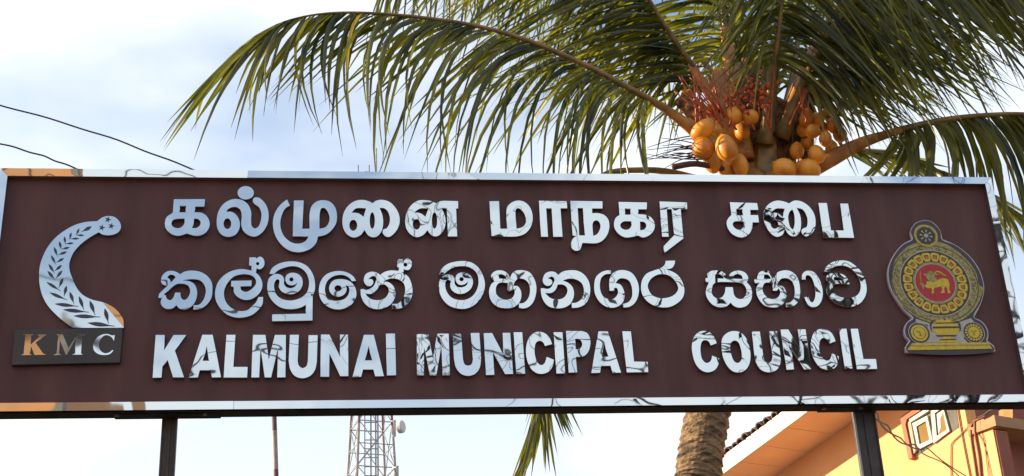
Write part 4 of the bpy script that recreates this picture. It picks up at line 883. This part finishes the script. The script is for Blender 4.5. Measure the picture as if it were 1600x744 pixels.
while z < ztop: lad.bar((lx-.38, YC, z), (lx+.22, YC, z), .04); z += .42
lad.build('cable_ladder', M_bwht, tw_)
MB().tube([(at(588, 262, YC).x, YC, ztop), (at(588, 232, YC).x, YC, at(588, 232, YC).z)], .035, 6).build('lightning_rod', M_galv, tw_)
for px in (560, 577): p = at(px, 258, YC); MB().bar((p.x, YC, ztop-1.5), (p.x, YC, p.z), .05).build('antenna', M_galv, tw_)
dc = at(626, 667, YT - .5); dd = Vector((.92, -.55, 0)).normalized()
dsh = MB().tube([dc - dd*.14, dc - dd*.08, dc + dd*.10, dc + dd*.13], [.12, .29, .29, .25], 20).build('dish', mat('dish_cover', (0.50, 0.49, 0.48), (0.56, 0.55, 0.54), rough=0.6, nscale=3), tw_)
lg = at(611, 660, YT).x
o = MB(); 
for py in (658, 681): p = at(612, py, YT); q = at(617, py, YT-.5); o.bar(p, q, .07)
o.bar(at(617, 657, YT-.5), at(617, 682, YT-.5), .09); o.build('dish_bracket', M_galv, tw_)
o = MB(); o.bar(at(614, 731, YT), at(621, 730, YT-.5), .07); o.bar(at(621.5, 728, YT-.5), at(621.5, 756, YT-.5), .08); o.build('dish_bracket', M_galv, tw_)

# ================================================================== across the street (seen only mirrored in the steel)
oh = empty('street_house', (-10, -16, 0), 'orange house across the street, mirrored in the left end of the board', 'house')
MB().box((-17.5, -19, 0), (-3.80, -13, 8.55)).build('house_wall', M_wall, oh)
MB().box((-3.79, -13.2, 0), (-3.66, -12.85, 8.75)).build('corner_pier', M_concr, oh)
o = MB(); o.prism([(-18, -12.9, 8.57), (-3.81, -12.9, 8.57), (-3.81, -16.3, 9.6), (-18, -16.3, 9.6)], Vector((0, 0, .1))).build('tiled_roof', M_tile, oh)
for x in (-15, -12, -9, -6.6): MB().box((x, -12.99, 5.2), (x+1.1, -12.95, 6.6)).build('window', M_glass, oh)
# spreading tree with thin twigs
tree = empty('street_tree', (3.4, -12, 0), 'sparse spreading tree across the street, mirrored in the right half of the board', 'tree')
rt_ = random.Random(31)
trk = MB(); twg = MB(); twg.rec = False; lv = MB(); lv.rec = False
def grow(p, d, r, ln, dep):
    pts = [p]; q = p
    for i in range(6):
        d = (d + Vector((rt_.gauss(0, .16), rt_.gauss(0, .16), rt_.gauss(0, .12)))).normalized(); q = q + d*ln/6; pts.append(q)
    (trk if dep < 2 else twg).tube(pts, [r*(1 - .45*i/6) for i in range(7)], 7 if dep < 2 else 4, False)
    if dep >= 3:
        for k in range(2):
            c = pts[rt_.randint(2, 6)] + Vector((rt_.gauss(0, .04), rt_.gauss(0, .04), rt_.gauss(0, .04))); u = Vector((rt_.gauss(0, 1), rt_.gauss(0, 1), rt_.gauss(0, 1))).normalized(); v = u.orthogonal().normalized()
            lv.add([c, c+u*.10+v*.05, c+u*.25, c+u*.10-v*.05], [(0, 1, 2, 3)])
    if dep >= 4: return
    for k in range(3 if dep else 9):
        nd = (d*.7 + Vector((rt_.gauss(0, .85), rt_.gauss(0, .6), rt_.gauss(.05, .35)))).normalized(); grow(pts[rt_.choice([4, 5, 6])], nd, r*.50 if dep else r*.34, ln*(.80 if dep else .55), dep+1)
grow(Vector((3.4, -12, 0)), Vector((0, 0, 1)), .17, 6.4, 0)
trk.build('trunk', M_bark2, tree, smooth=True); tag(twg.build('twigs', M_bark2, tree), kind='stuff'); tag(lv.build('foliage', M_bark2, tree), kind='stuff')
# street cables behind the viewer
for i, (x0, z0, x1, z1, y) in enumerate(((-30, 7.6, 30, 8.0, -10.0), (-30, 8.6, 30, 9.3, -10.2))):
    P = [Vector((x0 + (x1-x0)*t, y, z0 + (z1-z0)*t - 3.2*t*(1-t))) for t in np.linspace(0, 1, 40)]
    tag(MB().tube(P, .012, 5).build('street_cable', M_wire), ('lower' if i == 0 else 'upper') + ' street cable over the road behind the viewer', 'cable', 'street cables over the road')
print('leaflets', LEAF_COUNT[0], 'objects', len(bpy.data.objects))
